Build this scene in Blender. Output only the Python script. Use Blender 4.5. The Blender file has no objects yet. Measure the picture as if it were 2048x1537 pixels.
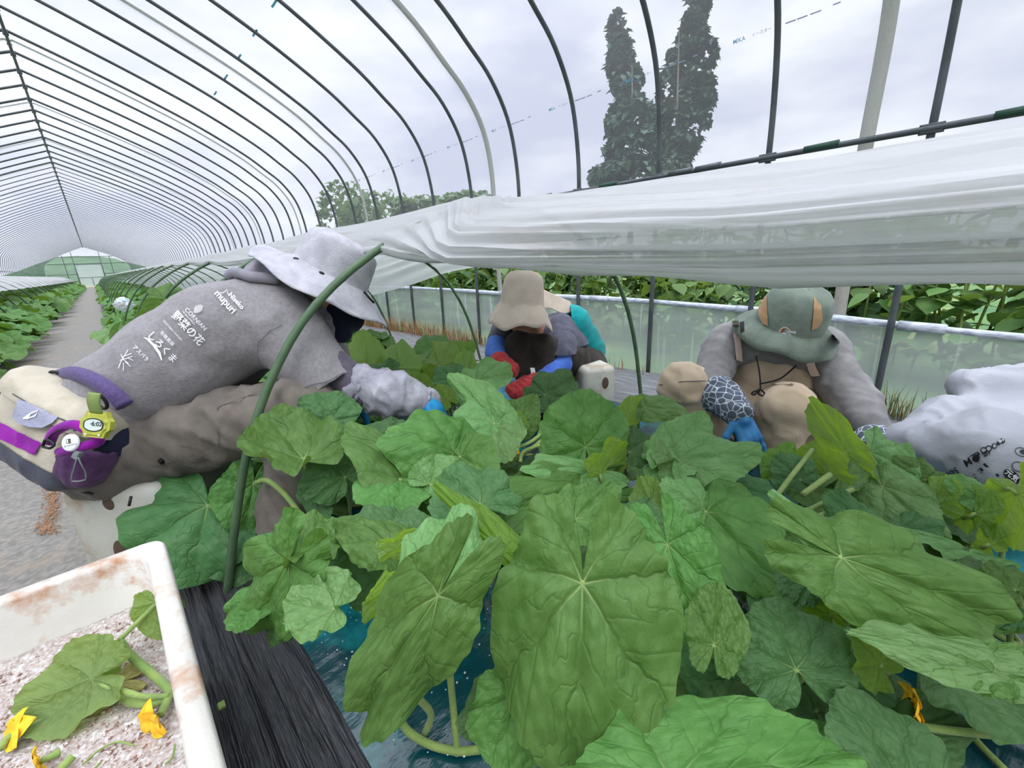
import bpy, math, random
import numpy as np
from mathutils import Vector, Matrix
from mathutils.bvhtree import BVHTree
random.seed(7); rng = np.random.default_rng(7)
SC = bpy.context.scene; COL = SC.collection
V3 = lambda *a: np.array(a, float)
def nrm(v): return np.asarray(v, float)/(np.linalg.norm(v)+1e-12)
# ------------------------------------------------------------ camera (fitted to the photograph's vanishing points)
FPX, PSI, TH, RO, CH = 850., .7507, .2854, -.0446, .7
F_ = V3(math.sin(PSI)*math.cos(TH), math.cos(PSI)*math.cos(TH), -math.sin(TH))
R0 = V3(math.cos(PSI), -math.sin(PSI), 0); U0 = np.cross(R0, F_)
R_ = math.cos(RO)*R0+math.sin(RO)*U0; U_ = -math.sin(RO)*R0+math.cos(RO)*U0
CAM = V3(0, 0, CH); UP = V3(0, 0, 1); LAT = V3(math.sin(PSI), math.cos(PSI), 0)
def ray(u, v): return F_+R_*(u-1024)/FPX-U_*(v-768.5)/FPX
def A(u, v, d): return CAM+ray(u, v)*d                 # a point seen at a pixel, at a distance along the view axis
def AZ(u, v, z):
    r = ray(u, v); return CAM+r*((z-CH)/r[2])
def AX(u, v, x):
    r = ray(u, v); return CAM+r*(x/r[0])
def AY(u, v, y):
    r = ray(u, v); return CAM+r*(y/r[1])
def PT(u, v, d): return AZ(u, v, d) if d < .55 else A(u, v, d)
cd = bpy.data.cameras.new('camera'); cam = bpy.data.objects.new('camera', cd); COL.objects.link(cam)
cd.sensor_fit = 'HORIZONTAL'; cd.sensor_width = 36; cd.lens = FPX*36/2048; cd.clip_start = .01; cd.clip_end = 500
cam.matrix_world = Matrix([[R_[i], U_[i], -F_[i], CAM[i]] for i in range(3)]+[[0, 0, 0, 1]])
SC.camera = cam
# ------------------------------------------------------------ numpy helpers
def hsh(i, j, k, s):
    n = (i*374761393+j*668265263+k*2147483647+s*974634777) & 0xffffffff
    n = ((n ^ (n >> 13))*1274126177) & 0xffffffff
    n = (n ^ (n >> 16))*2246822519 & 0xffffffff
    return ((n >> 8) & 0xffff)/65535.
def vn(P, f=1., s=0):                                   # value noise 0..1
    P = np.asarray(P, float)*f; i = np.floor(P).astype(np.int64); t = P-i; t = t*t*(3-2*t)
    o = 0
    for a in (0, 1):
        for b in (0, 1):
            for c in (0, 1):
                w = (t[..., 0] if a else 1-t[..., 0])*(t[..., 1] if b else 1-t[..., 1])*(t[..., 2] if c else 1-t[..., 2])
                o = o+w*hsh(i[..., 0]+a, i[..., 1]+b, i[..., 2]+c, s)
    return o
def fbm(P, f=1., s=0, n=3): return sum(vn(P, f*2**k, s+k)*.5**k for k in range(n))/sum(.5**k for k in range(n))
def sst(a, b, x): t = np.clip((x-a)/(b-a), 0, 1); return t*t*(3-2*t)
def normals(V, Fq):
    N = np.zeros_like(V)
    for f in Fq_groups(Fq):
        a, b, c = V[f[:, 0]], V[f[:, 1]], V[f[:, -1]]
        n = np.cross(b-a, c-a)
        for k in range(f.shape[1]): np.add.at(N, f[:, k], n)
    return N/(np.linalg.norm(N, axis=1, keepdims=True)+1e-12)
def Fq_groups(Fq):
    if isinstance(Fq, np.ndarray): return [Fq]
    d = {}
    for f in Fq: d.setdefault(len(f), []).append(f)
    return [np.array(x) for x in d.values()]
ORG = {}
def meshdata(name, V, Fq, uv=None, smooth=True):
    me = bpy.data.meshes.new(name); V = np.asarray(V, float)
    gs = Fq_groups(Fq); nl = sum(g.size for g in gs); npoly = sum(len(g) for g in gs)
    me.vertices.add(len(V)); me.vertices.foreach_set('co', V.astype(np.float32).ravel())
    li = np.concatenate([g.ravel() for g in gs]).astype(np.int32)
    ls = np.concatenate([np.full(len(g), g.shape[1]) for g in gs])
    st = np.concatenate([[0], np.cumsum(ls)[:-1]]).astype(np.int32)
    me.loops.add(nl); me.loops.foreach_set('vertex_index', li)
    me.polygons.add(npoly); me.polygons.foreach_set('loop_start', st)
    me.update(calc_edges=True)
    me.polygons.foreach_set('use_smooth', np.full(npoly, smooth))
    if uv is not None:
        l = me.uv_layers.new(name='UVMap'); l.data.foreach_set('uv', np.asarray(uv, np.float32)[li].ravel())
    me.validate(); return me
def tag(o, label=None, cat=None, group=None, kind=None):
    if label: o['label'] = label
    if cat: o['category'] = cat
    if group: o['group'] = group
    if kind: o['kind'] = kind
    return o
def link(name, me, m, parent, org):
    o = bpy.data.objects.new(name, me); COL.objects.link(o); ORG[o.name] = org
    if m is not None: me.materials.append(m)
    if parent is not None: o.parent = parent; o.location = org-ORG[parent.name]
    else: o.location = org
    return o
def mk(name, V, Fq, m, parent=None, uv=None, smooth=True, org=None):
    V = np.asarray(V, float)
    if org is None:
        org = ORG[parent.name] if parent is not None else V3(V[:, 0].mean(), V[:, 1].mean(), V[:, 2].min())
    return link(name, meshdata(name, V-org, Fq, uv, smooth), m, parent, np.array(org, float))
def empty(name, loc, label, cat, group=None):
    o = bpy.data.objects.new(name, None); o.empty_display_size = .05; COL.objects.link(o)
    o.location = loc; ORG[o.name] = np.array(loc, float); return tag(o, label, cat, group)
def copytree(o, loc, parent=None):
    c = o.copy(); COL.objects.link(c)
    if parent is None: c.location = loc; ORG[c.name] = np.array(loc, float)
    else: c.parent = parent
    for ch in o.children: copytree(ch, None, c)
    return c
def join(parts):
    Vs, Fs, n = [], [], 0
    for V, f in parts:
        Vs.append(V)
        Fs += [tuple(int(i)+n for i in q) for q in f]; n += len(V)
    return np.concatenate(Vs), Fs
def tube(path, r, seg=8, cap=True, flat=None):
    P = np.asarray(path, float); n = len(P); r = np.broadcast_to(np.asarray(r, float), (n,))
    T = np.gradient(P, axis=0); T /= np.linalg.norm(T, axis=1, keepdims=True)+1e-12
    u = np.cross(T[0], UP if abs(T[0, 2]) < .9 else V3(1, 0, 0)); u = nrm(u); Vs = []
    a = np.linspace(0, 2*np.pi, seg, endpoint=False)
    for i in range(n):
        u = nrm(u-T[i]*np.dot(u, T[i])); w = np.cross(T[i], u)
        Vs.append(P[i]+r[i]*(np.cos(a)[:, None]*u+np.sin(a)[:, None]*w*(flat or 1)))
    V = np.concatenate(Vs); Fs = []
    for i in range(n-1):
        for k in range(seg):
            k2 = (k+1) % seg; Fs.append((i*seg+k, i*seg+k2, (i+1)*seg+k2, (i+1)*seg+k))
    if cap: Fs.append(tuple(range(seg))[::-1]); Fs.append(tuple((n-1)*seg+k for k in range(seg)))
    return V, Fs
def spline(pts, n=24):                                  # Catmull-Rom through points
    P = np.asarray(pts, float); Q = np.vstack([2*P[0]-P[1], P, 2*P[-1]-P[-2]]); out = []
    m = len(P)-1
    for t in np.linspace(0, m, n):
        i = min(int(t), m-1); s = t-i; a, b, c, d = Q[i], Q[i+1], Q[i+2], Q[i+3]
        out.append(.5*(2*b+(c-a)*s+(2*a-5*b+4*c-d)*s*s+(3*b-a-3*c+d)*s**3))
    return np.array(out)
def grid(nx, ny, fn, wrap=False):                       # fn(s,t arrays)->(…,3)
    s, t = np.meshgrid(np.linspace(0, 1, nx), np.linspace(0, 1, ny), indexing='ij')
    V = fn(s, t).reshape(-1, 3); i, j = np.meshgrid(np.arange(nx-1), np.arange(ny-1), indexing='ij')
    a = (i*ny+j).ravel(); Fq = np.stack([a, a+ny, a+ny+1, a+1], 1)
    return V, Fq, np.stack([s.ravel(), t.ravel()], 1)
def lathe(prof, seg, org, ax, xd=None, sq=1., wob=None):
    ax = nrm(ax); xd = nrm(np.cross(ax, V3(.3, .9, .1)) if xd is None else xd-ax*np.dot(xd, ax)); yd = np.cross(ax, xd)
    a = np.linspace(0, 2*np.pi, seg, endpoint=False); Vs = []; n = len(prof)
    for i, (r, z) in enumerate(prof):
        dz = wob(a, i/(n-1)) if wob else 0*a
        Vs.append(org+(r*np.cos(a))[:, None]*xd+(r*sq*np.sin(a))[:, None]*yd+(z+dz)[:, None]*ax)
    V = np.concatenate(Vs)
    Fs = [(i*seg+k, i*seg+(k+1) % seg, (i+1)*seg+(k+1) % seg, (i+1)*seg+k) for i in range(n-1) for k in range(seg)]
    return V, Fs
def rbox(c, h, rot=None, bev=.01, seg=3):
    import bmesh
    bm = bmesh.new(); bmesh.ops.create_cube(bm, size=2)
    for v in bm.verts: v.co = Vector((v.co.x*h[0], v.co.y*h[1], v.co.z*h[2]))
    if bev: bmesh.ops.bevel(bm, geom=bm.edges[:], offset=bev, segments=seg, profile=.5, affect='EDGES')
    V = np.array([v.co[:] for v in bm.verts]); Fs = [tuple(v.index for v in f.verts) for f in bm.faces]; bm.free()
    if rot is not None: V = V@np.asarray(rot).T
    return V+np.asarray(c), Fs
# smooth-blended signed distance bodies, meshed with surface nets
def sdf(P, prims, k):
    d = None
    for p in prims:
        if p[0] == 'c':
            a, b = np.asarray(p[1]), np.asarray(p[2]); ab = b-a
            t = np.clip(((P-a)@ab)/(ab@ab+1e-12), 0, 1); q = np.linalg.norm(P-a-t[..., None]*ab, axis=-1)-(p[3]+(p[4]-p[3])*t)
        elif p[0] == 'e':
            Q = (P-p[1])@(p[3] if len(p) > 3 else np.eye(3)); r = np.asarray(p[2]); k0 = np.linalg.norm(Q/r, axis=-1); k1 = np.linalg.norm(Q/(r*r), axis=-1)+1e-9
            q = k0*(k0-1)/k1
        else:
            Q = np.abs((P-p[1])@p[3])-np.asarray(p[2])+p[4]; q = np.linalg.norm(np.maximum(Q, 0), axis=-1)+np.minimum(Q.max(-1), 0)-p[4]
        if d is None: d = q
        else:
            h = np.maximum(k-np.abs(d-q), 0)/k; d = np.minimum(d, q)-h*h*k*.25
    return d
def body(prims, res, k=.03, cut=None, off=0.):
    lo, hi = [], []
    for p in prims:
        r = max(p[3], p[4]) if p[0] == 'c' else np.max(np.abs(p[2]))*1.75
        for q in ((p[1], p[2]) if p[0] == 'c' else (p[1],)): lo.append(np.asarray(q)-r); hi.append(np.asarray(q)+r)
    lo = np.min(lo, 0)-3*res-off; hi = np.max(hi, 0)+3*res+off
    n = np.ceil((hi-lo)/res).astype(int)+1
    G = np.stack(np.meshgrid(*[lo[i]+res*np.arange(n[i]) for i in range(3)], indexing='ij'), -1)
    f = sdf(G, prims, k)-off
    V, Fq = snet(f, lo, res)
    for q in (cut or []):                                # open hems: faces beyond the plane go
        dd = (V-q[0])@nrm(q[1]); Fq = Fq[(dd < 0)[Fq].any(1)]; V = V-np.outer(np.clip(dd, 0, 2.5*res), nrm(q[1]))
    return clean(V, Fq)
def clean(V, Fq):
    u, inv = np.unique(Fq, return_inverse=True); return V[u], inv.reshape(Fq.shape)
def snet(f, lo, h):
    s = f < 0; c = [s[a:s.shape[0]-1+a, b:s.shape[1]-1+b, d:s.shape[2]-1+d] for a in (0, 1) for b in (0, 1) for d in (0, 1)]
    sm = sum(x.astype(int) for x in c); act = (sm > 0) & (sm < 8); I = np.argwhere(act); idx = -np.ones(act.shape, int); idx[act] = np.arange(len(I))
    acc = np.zeros((len(I), 3)); cnt = np.zeros(len(I))
    for ax in range(3):
        o1, o2 = [x for x in range(3) if x != ax]
        for p in (0, 1):
            for q in (0, 1):
                a = I.copy(); a[:, o1] += p; a[:, o2] += q; b = a.copy(); b[:, ax] += 1
                fa = f[tuple(a.T)]; fb = f[tuple(b.T)]; m = (fa < 0) != (fb < 0)
                t = np.where(m, fa/(fa-fb+1e-20), 0); P = a.astype(float); P[:, ax] += t
                acc[m] += P[m]; cnt[m] += 1
    V = lo+h*acc/cnt[:, None]; Fs = []
    for ax in range(3):
        o1, o2 = (ax+1) % 3, (ax+2) % 3
        a = np.moveaxis(s, (ax, o1, o2), (0, 1, 2)); ii = np.moveaxis(idx, (ax, o1, o2), (0, 1, 2))
        d = (a[:-1] != a[1:])[:, 1:-1, 1:-1]; J = np.argwhere(d)+[0, 1, 1]
        q = np.stack([ii[J[:, 0], J[:, 1]+x, J[:, 2]+y] for x, y in ((-1, -1), (0, -1), (0, 0), (-1, 0))], 1)
        fl = ~a[J[:, 0], J[:, 1], J[:, 2]]; q[fl] = q[fl][:, ::-1]; Fs.append(q)
    return V, np.concatenate(Fs)
def crease(V, Fq, amp, d, f1, f2, s=0, sharp=2.):       # cloth folds running across direction d
    d = nrm(d); a = V@d; Q = V-np.outer(a, d); P = Q*f2+np.outer(a*f1, d)+fbm(V, 9, s+5)[:, None]*1.2
    n = 1-np.abs(2*fbm(P, 1, s, 2)-1)
    return V+normals(V, Fq)*(amp*(n**sharp-.5))[:, None]
def taubin(V, Fq, it=2):
    for _ in range(it):
        S = np.zeros_like(V); c = np.zeros(len(V))
        for k in range(Fq.shape[1]):
            a, b = Fq[:, k], Fq[:, (k+1) % Fq.shape[1]]
            np.add.at(S, a, V[b]); np.add.at(S, b, V[a]); np.add.at(c, a, 1); np.add.at(c, b, 1)
        V = .5*V+.5*S/np.maximum(c, 1)[:, None]
    return V
# ------------------------------------------------------------ materials
def srgb(r, g, b): return tuple(((x/255)/12.92 if x/255 <= .04045 else ((x/255+.055)/1.055)**2.4) for x in (r, g, b))+(1,)
class NT:
    def __init__(s, name):
        s.m = bpy.data.materials.new(name); s.m.use_nodes = True; s.t = s.m.node_tree; s.t.nodes.clear()
        s.out = s.n('ShaderNodeOutputMaterial')
    def n(s, ty, **k):
        x = s.t.nodes.new(ty)
        for a, b in k.items():
            if a.startswith('i_'):
                kk = a[2:]; x.inputs[int(kk) if kk.isdigit() else kk.replace('_', ' ')].default_value = b
            else: setattr(x, a, b)
        return x
    def l(s, a, b): s.t.links.new(a, b)
    def math(s, op, a, b=None, c=None):
        x = s.n('ShaderNodeMath', operation=op)
        for i, v in enumerate((a, b, c)):
            if v is None: continue
            if isinstance(v, (int, float)): x.inputs[i].default_value = v
            else: s.l(v, x.inputs[i])
        return x.outputs[0]
    def mixc(s, f, a, b):
        x = s.n('ShaderNodeMix', data_type='RGBA')
        for i, v in ((0, f), (6, a), (7, b)):
            if isinstance(v, (int, float, tuple)): x.inputs[i].default_value = v
            else: s.l(v, x.inputs[i])
        return x.outputs[2]
    def noise(s, co, sc, det=3, rough=.55):
        x = s.n('ShaderNodeTexNoise', i_Scale=sc, i_Detail=det, i_Roughness=rough)
        if co is not None: s.l(co, x.inputs['Vector'])
        return x.outputs['Fac']
    def ramp(s, f, a, b):
        x = s.n('ShaderNodeMapRange'); s.l(f, x.inputs[0]); x.inputs[1].default_value = a; x.inputs[2].default_value = b; return x.outputs[0]
def mat(name, c, rough=.7, c2=None, ns=6., lo=.35, hi=.65, bump=0., bs=60., stretch=None, spec=.3, metal=0., sheen=0., c3=None, ns3=3., lo3=.55, hi3=.7, det=4, coord='Object', rot=None, bdist=.004):
    t = NT(name); p = t.n('ShaderNodeBsdfPrincipled'); t.l(p.outputs[0], t.out.inputs[0])
    p.inputs['Roughness'].default_value = rough; p.inputs['Specular IOR Level'].default_value = spec; p.inputs['Metallic'].default_value = metal
    p.inputs['Base Color'].default_value = c
    if sheen: p.inputs['Sheen Weight'].default_value = sheen
    co = t.n('ShaderNodeTexCoord').outputs[coord]
    if stretch or rot:
        mp = t.n('ShaderNodeMapping'); t.l(co, mp.inputs[0])
        if stretch: mp.inputs['Scale'].default_value = stretch
        if rot: mp.inputs['Rotation'].default_value = rot
        co2 = mp.outputs[0]
    else: co2 = co
    if c2:
        col = t.mixc(t.ramp(t.noise(co2, ns, det), lo, hi), c, c2)
        if c3: col = t.mixc(t.ramp(t.noise(co, ns3, 5, .65), lo3, hi3), col, c3)
        t.l(col, p.inputs['Base Color'])
    if bump:
        b = t.n('ShaderNodeBump', i_Strength=bump, i_Distance=bdist); t.l(t.noise(co2, bs, 4), b.inputs['Height']); t.l(b.outputs[0], p.inputs['Normal'])
    return t.m
def film_mat(name, haze, tint=(.93, .95, .97, 1), var=.1, sc=1.5, stretch=(1, .3, 1), white=(.86, .87, .9, 1), gloss=.05, bump=.15, streak=0., tl=.5):
    t = NT(name); co = t.n('ShaderNodeTexCoord').outputs['Object']
    mp = t.n('ShaderNodeMapping'); t.l(co, mp.inputs[0]); mp.inputs['Scale'].default_value = stretch
    tr = t.n('ShaderNodeBsdfTransparent', i_Color=tint); df = t.n('ShaderNodeBsdfDiffuse', i_Color=white); tn = t.n('ShaderNodeBsdfTranslucent', i_Color=white)
    b = t.n('ShaderNodeBump', i_Strength=bump, i_Distance=.02); t.l(t.noise(mp.outputs[0], sc*3, 4), b.inputs['Height'])
    for x in (df, tn): t.l(b.outputs[0], x.inputs['Normal'])
    m1 = t.n('ShaderNodeMixShader', i_0=tl); t.l(df.outputs[0], m1.inputs[1]); t.l(tn.outputs[0], m1.inputs[2])
    f = t.math('ADD', haze-var*.5, t.math('MULTIPLY', t.noise(mp.outputs[0], sc, 5, .6), var))
    if streak:
        m3 = t.n('ShaderNodeMapping'); t.l(co, m3.inputs[0]); m3.inputs['Scale'].default_value = (1, 14, .5)
        f = t.math('ADD', f, t.math('MULTIPLY', t.ramp(t.noise(m3.outputs[0], 1.5, 3), .62, .72), streak))
    m2 = t.n('ShaderNodeMixShader'); t.l(f, m2.inputs[0]); t.l(tr.outputs[0], m2.inputs[1]); t.l(m1.outputs[0], m2.inputs[2])
    g = t.n('ShaderNodeBsdfGlossy', i_Roughness=.25); t.l(b.outputs[0], g.inputs['Normal'])
    m4 = t.n('ShaderNodeMixShader', i_0=gloss); t.l(m2.outputs[0], m4.inputs[1]); t.l(g.outputs[0], m4.inputs[2])
    t.l(m4.outputs[0], t.out.inputs[0]); return t.m
def leaf_mat(name, top, top2, trans, tw=.38, veins=True, vein=(.33, .45, .17, 1)):
    t = NT(name); uv = t.n('ShaderNodeUVMap').outputs[0]; sx = t.n('ShaderNodeSeparateXYZ'); t.l(uv, sx.inputs[0]); x, y = sx.outputs[0], sx.outputs[1]
    oi = t.n('ShaderNodeObjectInfo').outputs['Random']
    n1 = t.ramp(t.noise(uv, 3., 3), .3, .7); col = t.mixc(n1, top, top2); hs = t.n('ShaderNodeHueSaturation'); t.l(col, hs.inputs['Color'])
    t.l(t.math('ADD', .82, t.math('MULTIPLY', oi, .36)), hs.inputs['Value']); t.l(t.math('ADD', .485, t.math('MULTIPLY', oi, .03)), hs.inputs['Hue']); col = hs.outputs[0]
    p = t.n('ShaderNodeBsdfPrincipled', i_Roughness=.5); p.inputs['Specular IOR Level'].default_value = .25
    tn = t.n('ShaderNodeBsdfTranslucent'); tcol = trans
    if veins:
        r = t.math('SQRT', t.math('ADD', t.math('MULTIPLY', x, x), t.math('MULTIPLY', y, y)))
        wv = t.math('MULTIPLY', t.math('SUBTRACT', t.noise(uv, 2.4, 3), .5), .62)
        ph = t.math('ADD', t.math('ARCTAN2', y, x), wv); H = math.radians(25)
        de = t.math('SUBTRACT', H, t.math('PINGPONG', t.math('ADD', ph, H), H))   # 0 on the veins at 0, 40, 80 ... degrees
        de = t.math('ABSOLUTE', de); aa = t.math('MULTIPLY', r, t.math('COSINE', de)); bb = t.math('MULTIPLY', r, t.math('SINE', de))
        wm = t.math('SUBTRACT', .013, t.math('MULTIPLY', r, .008))
        v1 = t.math('SUBTRACT', 1., t.math('MINIMUM', t.math('DIVIDE', bb, wm), 1.))
        q = t.math('PINGPONG', t.math('ADD', t.math('SUBTRACT', aa, t.math('MULTIPLY', bb, 1.1)), t.math('MULTIPLY', wv, .9)), .125)
        v2 = t.math('MULTIPLY', t.math('SUBTRACT', 1., t.math('MINIMUM', t.math('DIVIDE', q, .010), 1.)), .7)
        vo = t.n('ShaderNodeTexVoronoi', feature='DISTANCE_TO_EDGE', i_Scale=9.); t.l(uv, vo.inputs['Vector']); vs = t.n('ShaderNodeTexVoronoi', feature='SMOOTH_F1', i_Scale=9.); vs.inputs['Smoothness'].default_value = .6; t.l(uv, vs.inputs['Vector'])
        v3 = t.math('MULTIPLY', t.math('SUBTRACT', 1., t.math('MINIMUM', t.math('DIVIDE', vo.outputs['Distance'], .045), 1.)), .38)
        vv = t.math('MAXIMUM', v1, t.math('MAXIMUM', v2, v3))
        geo = t.n('ShaderNodeNewGeometry').outputs['Backfacing']
        fr = t.math('MULTIPLY', t.math('MAXIMUM', v1, v2), t.math('MULTIPLY', geo, .7)); near = t.math('MULTIPLY', v1, t.math('SUBTRACT', .95, t.math('MINIMUM', t.math('MULTIPLY', r, 2.6), .88)))
        dk = t.mixc(t.math('MULTIPLY', vv, .5), col, (.03, .085, .02, 1)); col = t.mixc(t.math('MAXIMUM', fr, near), dk, vein); tcol = t.mixc(t.math('MULTIPLY', vv, .6), trans, tuple(c*.45 for c in trans[:3])+(1,))
        gv = t.math('MAXIMUM', t.math('SUBTRACT', 1., t.math('MINIMUM', t.math('DIVIDE', bb, t.math('MULTIPLY', wm, 3.2)), 1.)), t.math('MULTIPLY', t.math('SUBTRACT', 1., t.math('MINIMUM', t.math('DIVIDE', q, .034), 1.)), .5))
        hgt = t.math('SUBTRACT', t.math('MULTIPLY', vs.outputs['Distance'], -.75), t.math('MULTIPLY', t.math('POWER', gv, 1.6), .5))
        hgt = t.math('ADD', hgt, t.math('MULTIPLY', t.noise(uv, 40, 2), .12))
        b = t.n('ShaderNodeBump', i_Strength=.42, i_Distance=.012); t.l(hgt, b.inputs['Height']); t.l(b.outputs[0], p.inputs['Normal'])
        hs2 = t.n('ShaderNodeMix', data_type='RGBA'); t.l(geo, hs2.inputs[0]); t.l(col, hs2.inputs[6]); t.l(t.mixc(.45, col, (.30, .42, .16, 1)), hs2.inputs[7]); col = hs2.outputs[2]
    t.l(col, p.inputs['Base Color'])
    if isinstance(tcol, tuple): tn.inputs[0].default_value = tcol
    else: t.l(tcol, tn.inputs[0])
    m = t.n('ShaderNodeMixShader', i_0=tw); t.l(p.outputs[0], m.inputs[1]); t.l(tn.outputs[0], m.inputs[2]); t.l(m.outputs[0], t.out.inputs[0]); return t.m
# ------------------------------------------------------------ sky and light: a bright overcast day
W = bpy.data.worlds.new('sky'); SC.world = W; W.use_nodes = True; nt = W.node_tree; nt.nodes.clear()
def wn(ty, **k):
    x = nt.nodes.new(ty)
    for a, b in k.items(): setattr(x, a, b)
    return x
wo = wn('ShaderNodeOutputWorld'); bg = wn('ShaderNodeBackground'); nt.links.new(bg.outputs[0], wo.inputs[0])
tc = wn('ShaderNodeTexCoord'); mp = wn('ShaderNodeMapping'); mp.inputs['Scale'].default_value = (1.6, 1.6, 4.5); nt.links.new(tc.outputs['Generated'], mp.inputs[0])
nz = wn('ShaderNodeTexNoise'); nz.inputs['Scale'].default_value = 1.5; nz.inputs['Detail'].default_value = 5; nz.inputs['Roughness'].default_value = .5; nt.links.new(mp.outputs[0], nz.inputs['Vector'])
cr = wn('ShaderNodeValToRGB'); cr.color_ramp.elements[0].position = .36; cr.color_ramp.elements[0].color = srgb(204, 208, 228); cr.color_ramp.elements[1].position = .6; cr.color_ramp.elements[1].color = srgb(246, 248, 253)
nt.links.new(nz.outputs[0], cr.inputs[0]); nt.links.new(cr.outputs[0], bg.inputs[0])
sp = wn('ShaderNodeSeparateXYZ'); nt.links.new(tc.outputs['Generated'], sp.inputs[0])
mr = wn('ShaderNodeMapRange'); mr.interpolation_type = 'SMOOTHSTEP'; nt.links.new(sp.outputs[2], mr.inputs[0])
mr.inputs[1].default_value = .5; mr.inputs[2].default_value = 1.; mr.inputs[3].default_value = 1.06; mr.inputs[4].default_value = 4.4; nt.links.new(mr.outputs[0], bg.inputs[1])
sd = bpy.data.lights.new('sun', 'SUN'); so = bpy.data.objects.new('sun', sd); COL.objects.link(so); sd.energy = 1.5; sd.angle = math.radians(28); sd.color = (1, .98, .94)
so.rotation_euler = (math.radians(28), math.radians(-22), 0)
SC.view_settings.view_transform = 'Standard'; SC.view_settings.look = 'None'; SC.view_settings.exposure = 0.14; SC.view_settings.gamma = 1
SC.cycles.max_bounces = 7; SC.cycles.transparent_max_bounces = 20; SC.cycles.diffuse_bounces = 2; SC.cycles.transmission_bounces = 6; SC.cycles.glossy_bounces = 3
SC.cycles.sample_clamp_indirect = 6; SC.cycles.use_denoising = True
# ------------------------------------------------------------ the greenhouse
YA, YB, RX, RZ = -4.2, 46., -.08, 2.92
SPC, Y0 = .528, .19
PROF = spline([(2.287, 0), (2.29, .5), (2.297, 1.0), (2.285, 1.3), (2.222, 1.575), (2.085, 1.79), (1.92, 1.93), (1.69, 2.1), (1.26, 2.345), (.8, 2.56), (.35, 2.75), (RX+.04, 2.905), (RX, 2.92)], 54)
PROFL = np.stack([2*RX-PROF[:, 0], PROF[:, 1]], 1)[::-1][1:]
ARCH = np.vstack([PROF, PROFL])
def arch_off(d):                                        # outline of the film, outside the ribs
    T = np.gradient(ARCH, axis=0); N = np.stack([T[:, 1], -T[:, 0]], 1); N /= np.linalg.norm(N, axis=1, keepdims=True); return ARCH+N*d
def film_at(z, d=.016):
    a = arch_off(d)[:54]; return np.interp(z, a[:, 1], a[:, 0])
m_steel = mat('dark_galvanised_pipe', srgb(82, 88, 92), .5, srgb(64, 70, 74), 9, spec=.4, metal=.2)
m_post = mat('grey_post_pipe', srgb(120, 126, 132), .5, srgb(96, 102, 108), 7, metal=.2, spec=.5)
m_clamp = mat('clamp_steel', srgb(84, 90, 92), .4, metal=.4)
m_green = mat('green_tape', srgb(40, 70, 58), .6)
m_strap = mat('webbing_band', srgb(196, 194, 182), .7, srgb(160, 158, 146), 60, stretch=(1, 40, 1))
m_roof = film_mat('roof_film', .15, var=.16, sc=.9, stretch=(.5, .5, .9), bump=.3, gloss=.02, white=(.80, .82, .88, 1))
m_sidefilm = film_mat('side_film', .46, var=.34, sc=1.2, stretch=(1, .35, 4), streak=.35, gloss=.05, white=(.84, .92, .92, 1), tint=(.86, .94, .93, 1))
m_endfilm = film_mat('end_film', .22, var=.2, sc=.8, gloss=.02)
yy = np.arange(-7, 87)
# film shells
def roof(nx=97, ny=160):
    a = arch_off(.016); k = (a[:, 1] > .93); a = a[k]
    L = np.concatenate([[0], np.cumsum(np.linalg.norm(np.diff(a, axis=0), axis=1))]); L /= L[-1]
    def fn(s, t):
        y = YA+(YB-YA)*t**1.6; x = np.interp(s, L, a[:, 0]); z = np.interp(s, L, a[:, 1])
        w = .008*np.abs(np.sin((y-Y0)/SPC*np.pi))*(1-.5*vn(np.stack([x*3, y*1.2, z*3], -1)))
        return np.stack([x*(1-.002)-np.sign(x-RX)*w*.5, y, z-w*.5], -1)
    V, Fq, uv = grid(nx, ny, fn); return V, Fq
V, Fq = roof(); o = mk('ceiling', V, Fq, m_roof, org=V3(0, 0, 0)); tag(o, 'curved clear plastic film roof of the greenhouse', 'roof film', kind='structure')
def railz(y): return np.interp(y, [-4, -.4, .2, 1.25, 3, 9], [.35, .35, .375, .425, .455, .46])
def sidewall(name, sgn, lab):
    def fn(s, t):
        y = YA+(YB-YA)*s; z = t*(railz(y)-.008)
        x = 2.305+.02*np.sin(y*3.1)*(t*(1-t))*2+.012*(vn(np.stack([y*2, z*9, 0*y], -1))-.5)
        return np.stack([np.where(sgn > 0, x, 2*RX-x), y, z], -1)
    V, Fq, uv = grid(240, 10, fn); o = mk(name, V, Fq, m_sidefilm, org=V3(0, 0, 0)); tag(o, lab, 'side film', kind='structure'); return o
sidewall('wall_right', 1, 'hazy clear film along the foot of the right side'); sidewall('wall_left', -1, 'hazy clear film along the foot of the left side')
# rolled pipe on top of each side film
m_roll = mat('rolled_film', srgb(205, 212, 222), .35, srgb(150, 158, 172), 14, stretch=(1, 2, 8), spec=.5, bump=.4, bs=30)
for sg in (1, -1):
    ys = np.arange(YA, YB, .12); zz = railz(ys)+.006*np.sin(ys*1.9); xx = 2.315+.006*np.sin(ys*4)
    V, Fq = tube(np.stack([xx if sg > 0 else 2*RX-xx, ys, zz], 1), .013+.006*np.abs(np.sin(ys*2.7)), 8)
    o = mk('roll_up_pipe', V, Fq, m_roll); tag(o, 'pipe wrapped in %s film on top of the %s side film' % ('pale grey', 'right' if sg > 0 else 'left'), 'roll-up pipe')
    if sg > 0:
        for yk in (.72, 1.62, 2.5, .1):
            V, Fq = tube([(2.315, yk-.07, railz(yk-.07)+.006*math.sin(yk*1.9)), (2.315, yk+.07, railz(yk+.07)+.006*math.sin(yk*1.9))], .021, 10); mk('film_clip', V, Fq, m_roll, o)
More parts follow.
